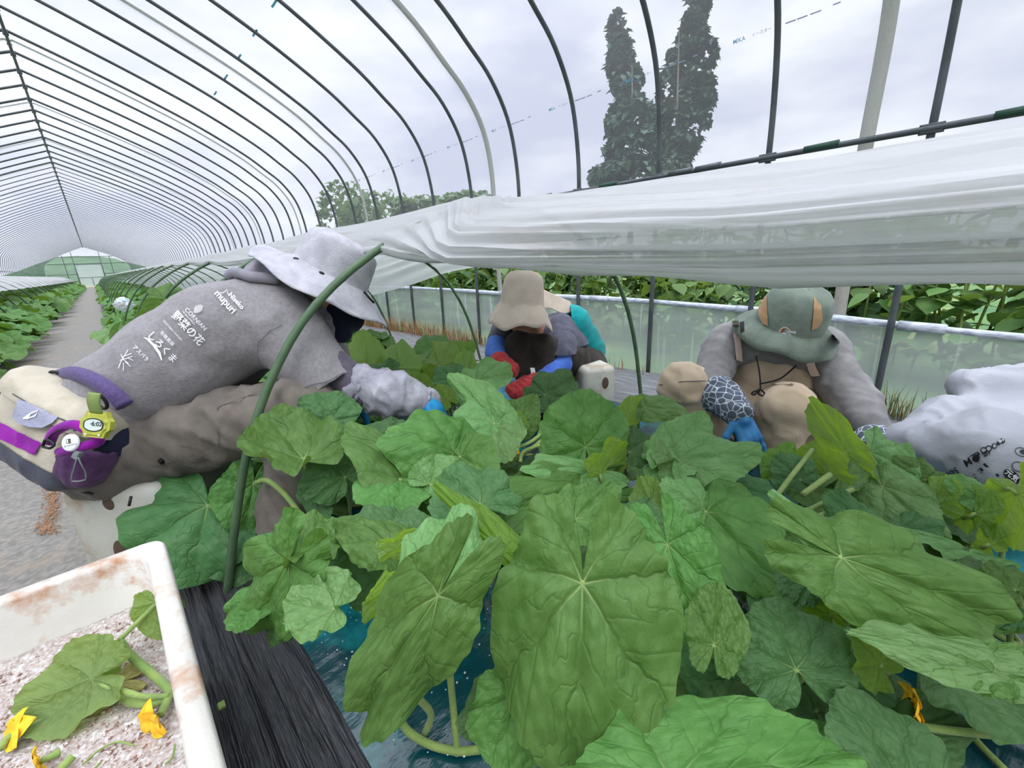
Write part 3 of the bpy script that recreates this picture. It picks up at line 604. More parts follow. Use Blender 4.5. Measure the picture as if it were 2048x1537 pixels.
# plant letter, junction (u,v,height or distance), tip, width px, roll, bend, side, flags
# flags: u = underside to the viewer, p pale, d dark with shade painted in, y yellow-green with backlight painted in, n = no petiole drawn, w = wavier, f = flat
LEAVES = [
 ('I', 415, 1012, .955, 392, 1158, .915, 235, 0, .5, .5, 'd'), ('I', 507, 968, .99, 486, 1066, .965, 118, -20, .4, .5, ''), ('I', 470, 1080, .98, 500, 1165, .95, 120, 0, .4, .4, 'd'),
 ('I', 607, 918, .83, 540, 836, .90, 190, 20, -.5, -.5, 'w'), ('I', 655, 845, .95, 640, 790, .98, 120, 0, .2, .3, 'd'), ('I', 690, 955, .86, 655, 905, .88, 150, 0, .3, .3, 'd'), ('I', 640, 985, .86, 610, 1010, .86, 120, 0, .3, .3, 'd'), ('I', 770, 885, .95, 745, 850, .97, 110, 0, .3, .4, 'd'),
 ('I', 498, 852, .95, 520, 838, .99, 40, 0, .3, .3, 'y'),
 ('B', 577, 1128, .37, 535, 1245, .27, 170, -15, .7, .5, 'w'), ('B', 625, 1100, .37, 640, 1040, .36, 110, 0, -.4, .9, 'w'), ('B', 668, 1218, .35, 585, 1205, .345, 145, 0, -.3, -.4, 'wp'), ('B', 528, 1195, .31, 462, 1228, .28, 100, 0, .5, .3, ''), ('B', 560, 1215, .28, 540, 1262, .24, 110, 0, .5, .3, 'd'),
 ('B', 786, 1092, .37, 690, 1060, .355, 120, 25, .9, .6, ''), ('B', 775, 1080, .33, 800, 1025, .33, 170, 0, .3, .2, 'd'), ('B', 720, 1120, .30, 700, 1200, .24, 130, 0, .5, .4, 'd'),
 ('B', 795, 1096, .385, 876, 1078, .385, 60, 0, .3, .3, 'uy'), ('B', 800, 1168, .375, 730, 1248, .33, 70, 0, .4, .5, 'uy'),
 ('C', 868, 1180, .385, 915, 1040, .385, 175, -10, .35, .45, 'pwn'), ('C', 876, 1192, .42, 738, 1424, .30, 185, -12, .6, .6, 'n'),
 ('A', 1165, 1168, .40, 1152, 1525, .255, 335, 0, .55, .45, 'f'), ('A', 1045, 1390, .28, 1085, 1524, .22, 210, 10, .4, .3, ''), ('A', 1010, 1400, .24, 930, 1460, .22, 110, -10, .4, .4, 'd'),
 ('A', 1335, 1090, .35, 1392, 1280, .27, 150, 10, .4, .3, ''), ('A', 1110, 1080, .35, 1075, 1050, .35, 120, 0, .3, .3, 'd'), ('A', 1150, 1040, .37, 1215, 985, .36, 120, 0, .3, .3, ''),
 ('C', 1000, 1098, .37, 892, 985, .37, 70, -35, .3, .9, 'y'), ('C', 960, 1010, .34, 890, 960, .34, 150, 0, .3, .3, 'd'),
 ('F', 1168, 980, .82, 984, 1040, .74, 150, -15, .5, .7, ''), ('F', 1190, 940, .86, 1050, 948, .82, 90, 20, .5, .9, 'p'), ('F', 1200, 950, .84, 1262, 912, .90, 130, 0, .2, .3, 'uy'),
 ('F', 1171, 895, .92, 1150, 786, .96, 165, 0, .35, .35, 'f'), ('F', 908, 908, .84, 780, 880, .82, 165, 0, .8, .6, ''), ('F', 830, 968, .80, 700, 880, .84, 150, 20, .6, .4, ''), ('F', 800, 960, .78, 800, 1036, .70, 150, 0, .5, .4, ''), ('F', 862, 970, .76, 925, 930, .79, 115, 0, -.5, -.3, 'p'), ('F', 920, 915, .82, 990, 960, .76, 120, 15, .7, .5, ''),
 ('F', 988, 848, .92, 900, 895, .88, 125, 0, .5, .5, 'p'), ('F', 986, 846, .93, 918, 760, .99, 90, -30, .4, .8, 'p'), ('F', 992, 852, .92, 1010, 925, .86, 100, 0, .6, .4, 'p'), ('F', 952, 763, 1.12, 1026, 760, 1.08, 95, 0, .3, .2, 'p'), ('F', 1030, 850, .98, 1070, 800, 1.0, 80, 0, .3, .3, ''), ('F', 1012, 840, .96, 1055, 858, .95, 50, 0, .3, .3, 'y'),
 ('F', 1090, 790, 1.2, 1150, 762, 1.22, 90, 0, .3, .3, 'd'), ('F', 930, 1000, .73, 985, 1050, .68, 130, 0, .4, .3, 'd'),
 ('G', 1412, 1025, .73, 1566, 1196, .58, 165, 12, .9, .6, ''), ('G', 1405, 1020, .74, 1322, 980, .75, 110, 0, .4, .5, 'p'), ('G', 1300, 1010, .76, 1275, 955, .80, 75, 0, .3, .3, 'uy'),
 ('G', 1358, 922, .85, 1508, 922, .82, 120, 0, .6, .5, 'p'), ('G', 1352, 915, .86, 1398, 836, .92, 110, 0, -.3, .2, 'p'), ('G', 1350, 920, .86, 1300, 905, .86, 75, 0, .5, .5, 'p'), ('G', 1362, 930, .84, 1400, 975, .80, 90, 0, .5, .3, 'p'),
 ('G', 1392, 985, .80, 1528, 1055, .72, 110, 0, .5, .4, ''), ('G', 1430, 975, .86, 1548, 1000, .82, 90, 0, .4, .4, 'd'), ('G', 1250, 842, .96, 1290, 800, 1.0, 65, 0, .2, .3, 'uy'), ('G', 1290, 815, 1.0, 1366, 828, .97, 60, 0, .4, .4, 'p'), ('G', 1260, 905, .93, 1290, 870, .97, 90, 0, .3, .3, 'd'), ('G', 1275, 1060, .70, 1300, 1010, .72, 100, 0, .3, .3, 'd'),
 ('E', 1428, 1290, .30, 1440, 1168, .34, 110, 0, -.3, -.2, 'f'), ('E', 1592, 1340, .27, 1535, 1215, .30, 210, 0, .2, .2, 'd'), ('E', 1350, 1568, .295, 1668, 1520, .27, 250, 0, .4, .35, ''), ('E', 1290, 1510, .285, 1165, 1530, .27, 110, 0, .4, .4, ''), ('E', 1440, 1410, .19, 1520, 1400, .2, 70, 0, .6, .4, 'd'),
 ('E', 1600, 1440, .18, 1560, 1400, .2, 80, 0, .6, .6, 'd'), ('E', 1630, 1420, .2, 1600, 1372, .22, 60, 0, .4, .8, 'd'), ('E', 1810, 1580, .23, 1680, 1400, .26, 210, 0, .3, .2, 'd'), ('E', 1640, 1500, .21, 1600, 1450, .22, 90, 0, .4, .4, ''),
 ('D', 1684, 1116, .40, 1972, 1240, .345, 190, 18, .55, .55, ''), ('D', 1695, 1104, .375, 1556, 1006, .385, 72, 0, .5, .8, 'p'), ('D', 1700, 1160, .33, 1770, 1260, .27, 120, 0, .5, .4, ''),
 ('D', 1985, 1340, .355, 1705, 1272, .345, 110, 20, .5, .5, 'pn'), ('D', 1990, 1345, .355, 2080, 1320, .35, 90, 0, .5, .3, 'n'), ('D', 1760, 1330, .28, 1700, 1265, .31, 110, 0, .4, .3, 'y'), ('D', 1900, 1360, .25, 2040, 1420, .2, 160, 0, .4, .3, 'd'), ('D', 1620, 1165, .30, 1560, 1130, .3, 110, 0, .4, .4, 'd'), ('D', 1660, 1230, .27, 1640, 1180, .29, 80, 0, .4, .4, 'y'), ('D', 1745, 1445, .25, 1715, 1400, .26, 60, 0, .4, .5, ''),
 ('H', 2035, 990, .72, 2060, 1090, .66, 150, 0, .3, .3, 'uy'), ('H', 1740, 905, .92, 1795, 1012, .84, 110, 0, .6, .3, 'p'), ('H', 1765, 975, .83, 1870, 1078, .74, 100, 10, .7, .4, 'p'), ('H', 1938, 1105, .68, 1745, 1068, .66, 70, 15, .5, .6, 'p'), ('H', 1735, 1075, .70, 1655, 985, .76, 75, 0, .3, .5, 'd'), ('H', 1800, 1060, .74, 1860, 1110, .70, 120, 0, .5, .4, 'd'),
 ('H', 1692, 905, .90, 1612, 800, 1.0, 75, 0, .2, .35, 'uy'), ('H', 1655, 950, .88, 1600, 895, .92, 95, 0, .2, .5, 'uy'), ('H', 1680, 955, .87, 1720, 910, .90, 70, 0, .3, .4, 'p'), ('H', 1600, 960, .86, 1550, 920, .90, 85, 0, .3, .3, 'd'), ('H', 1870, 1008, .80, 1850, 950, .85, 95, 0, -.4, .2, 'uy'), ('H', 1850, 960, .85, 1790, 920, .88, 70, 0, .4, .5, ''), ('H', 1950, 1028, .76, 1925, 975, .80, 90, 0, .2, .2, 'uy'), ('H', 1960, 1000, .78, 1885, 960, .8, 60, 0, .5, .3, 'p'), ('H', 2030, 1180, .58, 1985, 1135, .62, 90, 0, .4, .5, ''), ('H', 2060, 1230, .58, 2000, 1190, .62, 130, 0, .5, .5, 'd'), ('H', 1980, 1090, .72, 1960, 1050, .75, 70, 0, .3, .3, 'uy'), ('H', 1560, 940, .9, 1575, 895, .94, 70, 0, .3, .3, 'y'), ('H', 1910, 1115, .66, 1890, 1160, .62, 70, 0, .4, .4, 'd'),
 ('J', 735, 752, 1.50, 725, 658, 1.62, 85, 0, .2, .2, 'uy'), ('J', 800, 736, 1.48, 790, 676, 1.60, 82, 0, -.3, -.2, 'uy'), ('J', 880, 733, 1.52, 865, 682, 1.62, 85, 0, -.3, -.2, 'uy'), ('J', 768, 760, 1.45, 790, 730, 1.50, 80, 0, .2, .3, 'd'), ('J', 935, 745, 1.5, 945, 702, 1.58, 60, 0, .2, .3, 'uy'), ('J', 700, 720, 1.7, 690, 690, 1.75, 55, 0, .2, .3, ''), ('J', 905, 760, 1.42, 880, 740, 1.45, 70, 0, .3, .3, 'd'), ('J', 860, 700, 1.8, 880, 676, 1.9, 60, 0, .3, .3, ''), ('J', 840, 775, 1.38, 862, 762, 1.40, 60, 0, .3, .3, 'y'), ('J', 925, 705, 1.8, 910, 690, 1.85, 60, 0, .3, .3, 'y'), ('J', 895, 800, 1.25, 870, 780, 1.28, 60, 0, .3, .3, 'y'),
]
PL = {'A': 'melon plant whose broad heart-shaped leaf hangs in the centre foreground', 'B': 'melon plant with small cupped leaves at the left edge of the teal film', 'C': 'melon plant with a long folded leaf drooping over bare teal film, left of centre', 'D': 'melon plant with the wide sideways leaf at the right foreground', 'E': 'melon plant cut by the bottom edge, with flat dark leaves', 'F': 'melon plant in front of the crouching person with red cuffs', 'G': 'melon plant with pale leaves just in front of the person in the green hat', 'H': 'melon plant with drooping leaves in front of the white sack', 'I': 'melon plant with dark shaded leaves around the front hoop', 'J': 'melon plant with upright backlit leaves beyond the grey sleeved arm'}
byp = {}
for L in LEAVES: byp.setdefault(L[0], []).append(L)
def film_z(x): return .042+.02*math.sin(min(max((x-.1)/1.54, 0), 1)*math.pi)
for key, ls in byp.items():
    Js = [PT(*l[1:4]) for l in ls]; c = np.mean(Js, 0)
    if key == 'I': c[0] = max(c[0], .2)
    root = V3(min(max(c[0], .2), 1.55), c[1], 0); root[2] = film_z(root[0])
    e = empty('melon_plant', root, PL[key], 'melon plant', 'melon plants in the right bed')
    bases = []
    for i, l in enumerate(ls):
        J = PT(*l[1:4]); T = PT(*l[4:7]); fl = l[11]; u = 'u' in fl; w = l[7]*np.dot(J-CAM, F_)/FPX
        tc_ = nrm(CAM-J); hint = (-tc_*.8+UP*.45) if u else nrm(tc_)*.75+UP*.65
        rj = J-CAM; gnd = CAM+rj*((.05-CH)/rj[2]) if rj[2] < -.05 else J; wgt = min(.7, .16/max(np.linalg.norm((gnd-J)[:2]), .01)); b = J+(gnd-J)*wgt+V3(rng.normal(0, .01), rng.normal(0, .01), 0); b[0] = min(max(b[0], .13), 1.6); b[2] = film_z(b[0])-.002; bases.append(b)
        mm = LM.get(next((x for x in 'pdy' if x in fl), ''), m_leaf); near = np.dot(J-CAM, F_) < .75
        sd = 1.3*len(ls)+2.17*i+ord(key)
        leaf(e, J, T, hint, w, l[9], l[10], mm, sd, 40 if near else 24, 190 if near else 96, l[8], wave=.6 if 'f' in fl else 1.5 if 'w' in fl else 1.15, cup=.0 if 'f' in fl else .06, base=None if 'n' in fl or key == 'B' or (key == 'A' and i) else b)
    # runner along the film
    B = [root]; rest = list(bases)
    while rest:
        k = min(range(len(rest)), key=lambda q: np.linalg.norm(rest[q]-B[-1])); B.append(rest.pop(k))
    path = spline(np.array(B)+V3(0, 0, .004), len(B)*6); V, f = tube(path, .0048, 7)
    if key not in 'ABC': mk('vine', V, f, m_stem, e)
    # lower leaves in the shade
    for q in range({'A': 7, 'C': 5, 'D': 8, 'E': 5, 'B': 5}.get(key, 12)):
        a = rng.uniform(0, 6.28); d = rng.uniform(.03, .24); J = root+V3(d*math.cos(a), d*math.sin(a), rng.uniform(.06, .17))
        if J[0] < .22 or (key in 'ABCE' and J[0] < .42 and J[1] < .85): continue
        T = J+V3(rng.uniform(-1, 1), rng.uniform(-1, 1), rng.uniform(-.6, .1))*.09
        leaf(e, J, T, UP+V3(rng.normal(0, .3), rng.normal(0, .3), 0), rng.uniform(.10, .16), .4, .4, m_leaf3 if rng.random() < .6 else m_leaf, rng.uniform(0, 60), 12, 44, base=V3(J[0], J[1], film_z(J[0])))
# loose stems seen in the photograph
def stem(pts, r, par): V, f = tube(spline(pts, 20), r, 8); return mk('stem', V, f, m_stem, par)
E_of = {o['label']: o for o in COL.objects if o.get('category') == 'melon plant'}
eI, eA, eH, eF, eE = (E_of[PL[k]] for k in 'IAHFE')
stem([A(512, 966, .92), A(535, 962, .91), A(570, 990, .89), A(600, 1030, .86), A(613, 1060, .84)], .0055, eI)
stem([AZ(795, 1425, .10), AZ(815, 1462, .07), AZ(860, 1490, .05), AZ(915, 1503, .05), AZ(960, 1500, .05)], .0055, eA)
stem([AZ(895, 1300, .2), AZ(905, 1400, .11), AZ(915, 1510, .045)], .005, eA); stem([AZ(835, 1395, .14), AZ(862, 1430, .09), AZ(850, 1468, .05)], .005, eA)
stem([A(1548, 1000, .80), A(1585, 950, .84), A(1625, 900, .9)], .0048, eH); stem([A(1560, 1050, .76), A(1650, 1005, .78), A(1705, 980, .8)], .0045, eH); stem([A(1560, 1062, .74), A(1640, 1032, .75), A(1690, 1012, .76)], .0045, eH); stem([A(1605, 990, .8), A(1660, 950, .84)], .0055, eH)
stem([A(1020, 925, .9), A(1060, 900, .92), A(1100, 865, .95)], .0045, eF); stem([A(1010, 905, .9), A(1060, 885, .92), A(1095, 858, .95)], .004, eF); stem([A(1040, 925, .88), A(1046, 905, .9), A(1080, 890, .9)], .004, eF)
stem([AZ(1800, 1448, .20), AZ(1900, 1462, .20), AZ(2060, 1478, .19)], .004, eE); stem([AZ(1910, 1430, .07), AZ(1960, 1490, .07), AZ(2010, 1540, .07)], .004, eE); stem([AZ(1335, 1290, .12), AZ(1420, 1302, .12), AZ(1500, 1308, .12)], .004, eE)
stem([A(835, 800, 1.2), A(850, 845, 1.1), A(858, 860, 1.08), A(905, 862, 1.05)], .005, eF)
def flower(name, c, d, s, par, lab=None, green=True):
    d = nrm(d); u = nrm(np.cross(d, V3(.2, .3, .9))); w = np.cross(d, u); parts = []
    for k in range(5):
        a = k*1.2566; ra = math.cos(a)*u+math.sin(a)*w; tg = -math.sin(a)*u+math.cos(a)*w
        V, f, uv = grid(7, 6, lambda p, t: c+d*(s*.1)+(ra*(p[..., None]*s*.95)+tg*((t[..., None]-.5)*s*1.1*np.sin(np.pi*np.clip(p[..., None]*.85+.12, 0, 1)))+d*(s*(.55*p[..., None]-.5*p[..., None]**2*rng.uniform(.6, 1.8)+.10*np.sin(t[..., None]*9+k)*p[..., None])))); parts.append((V, f))
    V, f = join(parts); o = mk(name, V, f, m_flow, par, org=None if par is not None else c)
    return o
for par, c, d, s in ((eF, A(1030, 905, .89), nrm(CAM-A(1030, 905, .89))+UP, .011), (eE, AZ(1818, 1408, .235), V3(.3, -.6, .1), .022), (eA, AZ(1366, 1128, .12), UP, .008)):
    flower('flower', c, d, s, par)
V, f = lathe([(.0001, 0), (.006, .004), (.0075, .012), (.005, .022), (.003, .026)], 10, AZ(1800, 1440, .215), nrm(AZ(1818, 1408, .235)-AZ(1800, 1440, .215))); mk('young_fruit', V, f, mat('young_fruit', srgb(60, 92, 40), .6), eE)
# tendrils
for pts in ([AZ(765, 1262, .2), AZ(757, 1285, .17), AZ(750, 1300, .14), AZ(748, 1330, .12)], [A(1000, 870, .95), A(1012, 880, .95), A(1030, 875, .96)]):
    V, f = tube(spline(pts, 14), .0008, 5); mk('tendril', V, f, m_stem, E_of[PL['C']])
# ------------------------------------------------------------ rows of plants down the house
def foliage(cx, cy, wx, wy, zt, n, lsz, R, S, side_face=0):
    parts, uvs = [], []
    for k in range(n):
        a = rng.uniform(-1, 1); b = rng.uniform(-1, 1); x = cx+a*wx; y = cy+b*wy
        z = zt*(1-.55*abs(a)**3)*rng.uniform(.55, 1.08); J = V3(x, y, z); L = lsz*rng.uniform(.7, 1.25); az = rng.uniform(0, 6.28)
        hint = UP*1.2+V3(a*.9*side_face+rng.normal(0, .45), -.4+rng.normal(0, .45), 0); T = J+nrm(V3(math.cos(az), math.sin(az), rng.uniform(-.6, .35)))*L*.55
        ax = nrm(T-J); nn = nrm(hint-ax*np.dot(hint, ax)); q, Fq, kk, ph = leaf_flat(R, S, rng.uniform(0, 50)); G = leaf_shape(q, kk, ph, L*.55, L, rng.uniform(0, .7), rng.uniform(-.3, .7), rng.uniform(0, 60), 1.1)
        parts.append((J+G[:, :1]*ax+G[:, 1:2]*np.cross(nn, ax)+G[:, 2:]*nn, Fq)); uvs.append(q)
    V = np.concatenate([p[0] for p in parts]); o = 0; Fs = []
    for p in parts: Fs.append(p[1]+o); o += len(p[0])
    return V, np.concatenate(Fs), np.concatenate(uvs)
def row_plant(x, y, wx, wy, zt, n, lsz, lab, grp, R=6, S=26):
    e = empty('melon_plant', (x, y, .03), lab, 'melon plant', grp)
    V, Fq, uv = foliage(x, y, wx, wy, zt, n, lsz, R, S, 1); mk('foliage', V, Fq, m_leaf, e, uv=uv)
    sv = [tube([(x+rng.uniform(-1, 1)*wx*.5, y+rng.uniform(-1, 1)*wy*.6, .03), (x+rng.uniform(-1, 1)*wx*.6, y+rng.uniform(-1, 1)*wy*.7, zt*.7)], .004, 5) for _ in range(8)]
    V, f = join(sv); mk('stems', V, f, m_stem, e)
i = 0; y = 2.6
while y < 42:
    d = .62 if y < 8 else .9 if y < 16 else 1.6
    lab = '%s leafy melon plant of the right bed behind the person in grey' % ORDN[i] if i < 12 else 'melon plant far down the right bed, merging into its row'
    row_plant(.74, y+d/2, .70, d*.56, .32, int(70 if y < 5 else 90 if y < 8 else 60*d), .19 if y < 10 else .24, lab, 'melon plants down the right bed', *(9, 34) if y < 4 else (6, 22) if y < 10 else (4, 14)); y += d; i += 1
i = 0; y = 4.0
while y < 42:
    d = .62 if y < 8 else .9 if y < 16 else 1.6
    lab = '%s leafy melon plant of the left bed counted from the front' % ORDN[i] if i < 12 else 'melon plant far down the left bed, merging into its row'
    row_plant(-1.38, y+d/2, .78, d*.56, .40, int(110 if y < 8 else 75*d), .19 if y < 10 else .24, lab, 'melon plants down the left bed', *(6, 24) if y < 10 else (4, 14)); y += d; i += 1
for i, (x, y, lab) in enumerate([(.62, 1.62, 'melon plant just beyond the bent arm of the person in grey'), (1.02, 1.72, 'melon plant beyond the upright backlit leaves, left of the person with red cuffs'), (.8, 2.25, 'melon plant under the hat brim of the person in grey'), (1.22, 2.1, 'melon plant at the right border of the bed by the dark hoop leg')]):
    row_plant(x, y, .34, .34, .28 if i in (0, 2) else .18, 46, .17, lab, 'melon plants in the right bed', 10, 40)
# a few designed leaves behind the person's back
eb = empty('melon_plant', (.3, 1.95, .04), 'melon plant with leaves showing just above the waist of the person in grey', 'melon plant', 'melon plants in the right bed')
for (u, v, d, u2, v2, d2, w, rl, b, s, fl) in [(240, 700, 1.75, 262, 640, 1.95, 62, 0, .2, .2, 'u'), (205, 728, 1.6, 172, 738, 1.55, 45, 0, .4, .4, ''), (225, 668, 2.2, 205, 690, 2.1, 50, 0, .5, .4, 'p'), (300, 640, 2.0, 340, 620, 2.1, 70, 0, .2, .3, 'u'), (330, 600, 2.6, 380, 598, 2.7, 70, 0, .3, .3, ''), (255, 668, 2.0, 290, 668, 1.95, 70, 0, .4, .3, 'p')]:
    J = A(u, v, d); T = A(u2, v2, d2); tc_ = nrm(CAM-J); hint = (-tc_*.8+UP*.45) if 'u' in fl else tc_*.7+UP*.65
    leaf(eb, J, T, hint, w*d/FPX, b, s, LM.get(fl[-1:] if fl[-1:] in 'pdy' else '', m_leaf), u*.1, 16, 70, base=V3(J[0]+.03, J[1], .04))
# small plastic bag caught among the far leaves
def bagf(s, t):
    a = s*2*np.pi; r = .075*np.sin(np.pi*np.clip(t, .03, .97))**.6; P = np.stack([np.cos(a)*3, np.sin(a)*3, t*6], -1); r = r*(.4+1.2*fbm(P, 1.4, 9)); return np.stack([r*np.cos(a), r*np.sin(a), t*.15], -1)
V, Fq, uv = grid(40, 24, bagf); c = A(246, 604, 4.4); o = mk('plastic_bag', V+c-V3(0, 0, .1), Fq, film_mat('bag_film', .85, gloss=.1)); tag(o, 'crumpled white plastic bag with blue print among the leaves of the right bed', 'bag')
V, f = poly([(0, 0), (1, .1), (1.1, .5), (.1, .4)]); stick('print', V, f, bvh_of(o), (241, 602), 10, 12, m_ink, o)
# ------------------------------------------------------------ beyond the film
m_bush = leaf_mat('knotweed_leaf', (.075, .16, .05, 1), (.15, .27, .085, 1), (.24, .36, .05, 1), .3, veins=False)
m_bush2 = leaf_mat('dark_hedge_leaf', (.04, .10, .04, 1), (.07, .15, .05, 1), (.10, .18, .03, 1), .25, veins=False)
m_reed = mat('knotweed_stem', srgb(120, 140, 70), .7)
def heart(L, az, tilt, roll):
    q = np.array([(0, 0), (-.12, .22), (0, .42), (.35, .40), (.7, .2), (1, 0), (.7, -.2), (.35, -.40), (0, -.42), (-.12, -.22)]); z = -.18*np.abs(q[:, 1])-.15*q[:, 0]**2
    P = np.column_stack([q, z])*L; c, s = math.cos(tilt), math.sin(tilt); P = P@np.array([[c, 0, -s], [0, 1, 0], [s, 0, c]]); c, s = math.cos(az), math.sin(az); return P@np.array([[c, s, 0], [-s, c, 0], [0, 0, 1]])
def bush(x, y, w, h, n, lsz, m, lab, grp, name='knotweed_bush', cat='bush'):
    e = empty(name, (x, y, -.03), lab, cat, grp); parts = []; sv = []
    for k in range(max(4, n//22)):
        px, py = x+rng.normal(0, w*.4), y+rng.normal(0, w*.5); hh = h*rng.uniform(.6, 1.1); lean = rng.normal(0, .15, 2); top = V3(px+lean[0], py+lean[1], hh); sv.append(tube([(px, py, -.03), ((px+top[0])/2, (py+top[1])/2, hh*.55), top], .006, 5))
        for j in range(22):
            t = rng.uniform(.15, 1); c = V3(px, py, 0)*(1-t)+top*t+V3(rng.normal(0, .07), rng.normal(0, .07), rng.normal(0, .03)); parts.append((heart(lsz*rng.uniform(.6, 1.3), rng.uniform(0, 6.28), rng.uniform(.1, .8), 0)+c, np.array([(0, 1, 2, 3), (0, 3, 4, 5), (0, 5, 6, 7), (0, 7, 8, 9)])))
    V = np.concatenate([p[0] for p in parts]); Fq = np.concatenate([p[1]+10*i for i, p in enumerate(parts)]); mk('foliage', V, Fq, m, e, uv=V[:, :2]); V, f = join(sv); mk('stems', V, f, m_reed, e)
bl = ['outside the wall at the far right edge', 'outside the wall behind the white sack', 'outside the wall right of the green hat', 'outside the wall behind the person in the green hat', 'outside the wall left of the green hat', 'outside the wall behind the second hoop leg', 'outside the wall right of the person with red cuffs', 'outside the wall behind the beige hat', 'outside the wall left of the beige hat', 'outside the wall under the end of the white film', 'outside the wall behind the dry grass', 'outside the wall beyond the white hat']
for i in range(12):
    y = -.35+.5*i*(1+.05*i); bush(3.05+rng.uniform(0, .25), y, .30+.02*i, .86+rng.uniform(-.06, .08)+.02*i, 260, .10, m_bush, 'broad-leaved bush '+bl[i], 'bushes outside the right wall')
for i in range(8):
    y = -1+1.5*i; bush(4.1, y, .65, 1.06, 620, .13, m_bush2, ['dark hedge bush in the back row, %s from the right edge' % ORDN[i]][0], 'dark hedge bushes behind', 'hedge_bush', 'hedge bush')
def tree(name, x, y, h, blobs, n, lsz, m, lab, grp=None):
    e = empty(name, (x, y, -.05), lab, 'tree', grp); V, f = tube([(x, y, -.05), (x+.1, y, h*.4), (x, y+.1, h*.8)], [.12, .07, .01], 8); mk('trunk', V, f, mat('bark', srgb(92, 86, 76), .9), e)
    bw = np.array([b[3]*b[4] for b in blobs]); parts = []
    for k in range(n):
        b = blobs[rng.choice(len(blobs), p=bw/bw.sum())]; v = nrm(rng.normal(0, 1, 3))*rng.uniform(.35, 1)**.5; c = V3(x, y, 0)+V3(b[0], b[1], b[2])+v*V3(b[3], b[3], b[4])
        if fbm(c[None], 2.2, 3, 2)[0] < .46: continue
        parts.append(heart(lsz*rng.uniform(.6, 1.3), rng.uniform(0, 6.28), rng.uniform(0, 1.2), 0)+c)
    V = np.concatenate(parts); Fq = np.concatenate([np.array([(0, 1, 2, 3), (0, 3, 4, 5), (0, 5, 6, 7), (0, 7, 8, 9)])+10*i for i in range(len(parts))]); mk('crown', V, Fq, m, e, uv=V[:, :2]); return e
m_tree = leaf_mat('tall_tree_leaf', (.04, .085, .06, 1), (.06, .11, .075, 1), (.06, .10, .04, 1), .2, veins=False)
m_shrub = leaf_mat('shrub_leaf', (.09, .16, .08, 1), (.14, .22, .11, 1), (.2, .3, .08, 1), .3, veins=False)
def px_blobs(bl, d, ref):                                # crown lobes given where the photograph shows them, at the tree's own distance
    g = []
    for u, v, ru, rv in bl: c = A(u, v, d)-V3(ref[0], ref[1], 0); g.append((c[0], c[1], c[2], ru*d/FPX, rv*d/FPX))
    return g
DT = 13.; ref = A(1262, 380, DT)
tree('tall_tree', ref[0], ref[1], A(1240, 60, DT)[2], px_blobs([(1236, 60, 20, 40), (1240, 120, 26, 50), (1250, 180, 40, 50), (1262, 240, 52, 45), (1268, 300, 62, 45), (1262, 345, 85, 28), (1215, 355, 40, 20)], DT, ref), 9000, .2, m_tree, 'tall narrow tree seen through the roof film, left of the pair', 'pair of tall trees')
ref = A(1345, 380, DT*1.3)
tree('tall_tree', ref[0], ref[1], A(1395, -20, DT*1.3)[2], px_blobs([(1398, 0, 24, 45), (1385, 70, 28, 50), (1365, 110, 30, 40), (1410, 105, 24, 30), (1352, 170, 40, 45), (1395, 200, 36, 24), (1405, 165, 24, 22), (1345, 240, 48, 45), (1360, 285, 45, 30), (1335, 330, 45, 30), (1390, 240, 30, 20)], DT*1.3, ref), 8500, .25, m_tree, 'tall branching tree seen through the roof film, right of the pair', 'pair of tall trees')
for i, (u, v, ru, rv, d, lab) in enumerate([(770, 425, 90, 45, 12, 'low bushy tree seen through the film above the white hat'), (850, 420, 60, 28, 10, 'low bushy tree seen through the film just right of the white hat'), (935, 405, 60, 22, 8, 'leafy bush showing above the right purlin in the middle'), (690, 420, 50, 60, 16, 'thin pale tree seen through the film left of the low bushes')]):
    ref = A(u, 470, d); tree('shrub', ref[0], ref[1], A(u, v-rv*.6, d)[2], px_blobs([(u, v, ru, rv), (u-ru*.5, v+rv*.4, ru*.6, rv), (u+ru*.55, v+rv*.3, ru*.5, rv*.8)], d, ref), 1100, .19, m_shrub, lab)
# green hill beyond the far end
def hillf(s, t):
    x = -70+140*s; y = 75+60*t; return np.stack([x, y, -1+(5.2+1.2*np.sin(x*.12))*np.exp(-((x+2)/10)**2)*np.sin(np.pi*np.clip(t*.9, 0, 1))+1.*fbm(np.stack([x, y, 0*x], -1), .3)], -1)
V, Fq, uv = grid(60, 30, hillf); o = mk('hill', V, Fq, mat('wooded_hill', srgb(70, 108, 68), .95, srgb(42, 76, 48), .35)); tag(o, 'green wooded hill beyond the far end wall', 'hill', kind='structure')
# dry grass along the foot of the right wall
m_dry = mat('dry_grass', srgb(176, 140, 96), .9, srgb(130, 84, 60), 14, c3=srgb(120, 140, 70), ns3=6); m_weed = mat('green_weed', srgb(88, 112, 62), .9, srgb(120, 92, 60), 20)
def tuft(name, pts, n, h, m, lab):
    parts = []
    for k in range(n):
        c = pts[rng.integers(len(pts))]+V3(rng.normal(0, .03), rng.normal(0, .08), 0); hh = h*rng.uniform(.4, 1.15); a = rng.uniform(0, 6.28); l = rng.uniform(.1, .5)*hh; d = V3(math.cos(a), math.sin(a), 0); s = np.cross(d, UP)*.0022
        p = [c, c+d*l*.3+UP*hh*.6, c+d*l+UP*hh]; parts.append((np.array([p[0]-s, p[0]+s, p[1]+s*.8, p[1]-s*.8, p[2]]), [(0, 1, 2, 3), (3, 2, 4)]))
    V, f = join(parts); o = mk(name, V, f, m, smooth=False); tag(o, lab, 'grass', kind='stuff')
tuft('dry_grass', [V3(2.24, y, 0) for y in np.arange(2.75, 9, .07)], 2600, .17, m_dry, 'reddish dry grass along the foot of the right wall behind the white hat')
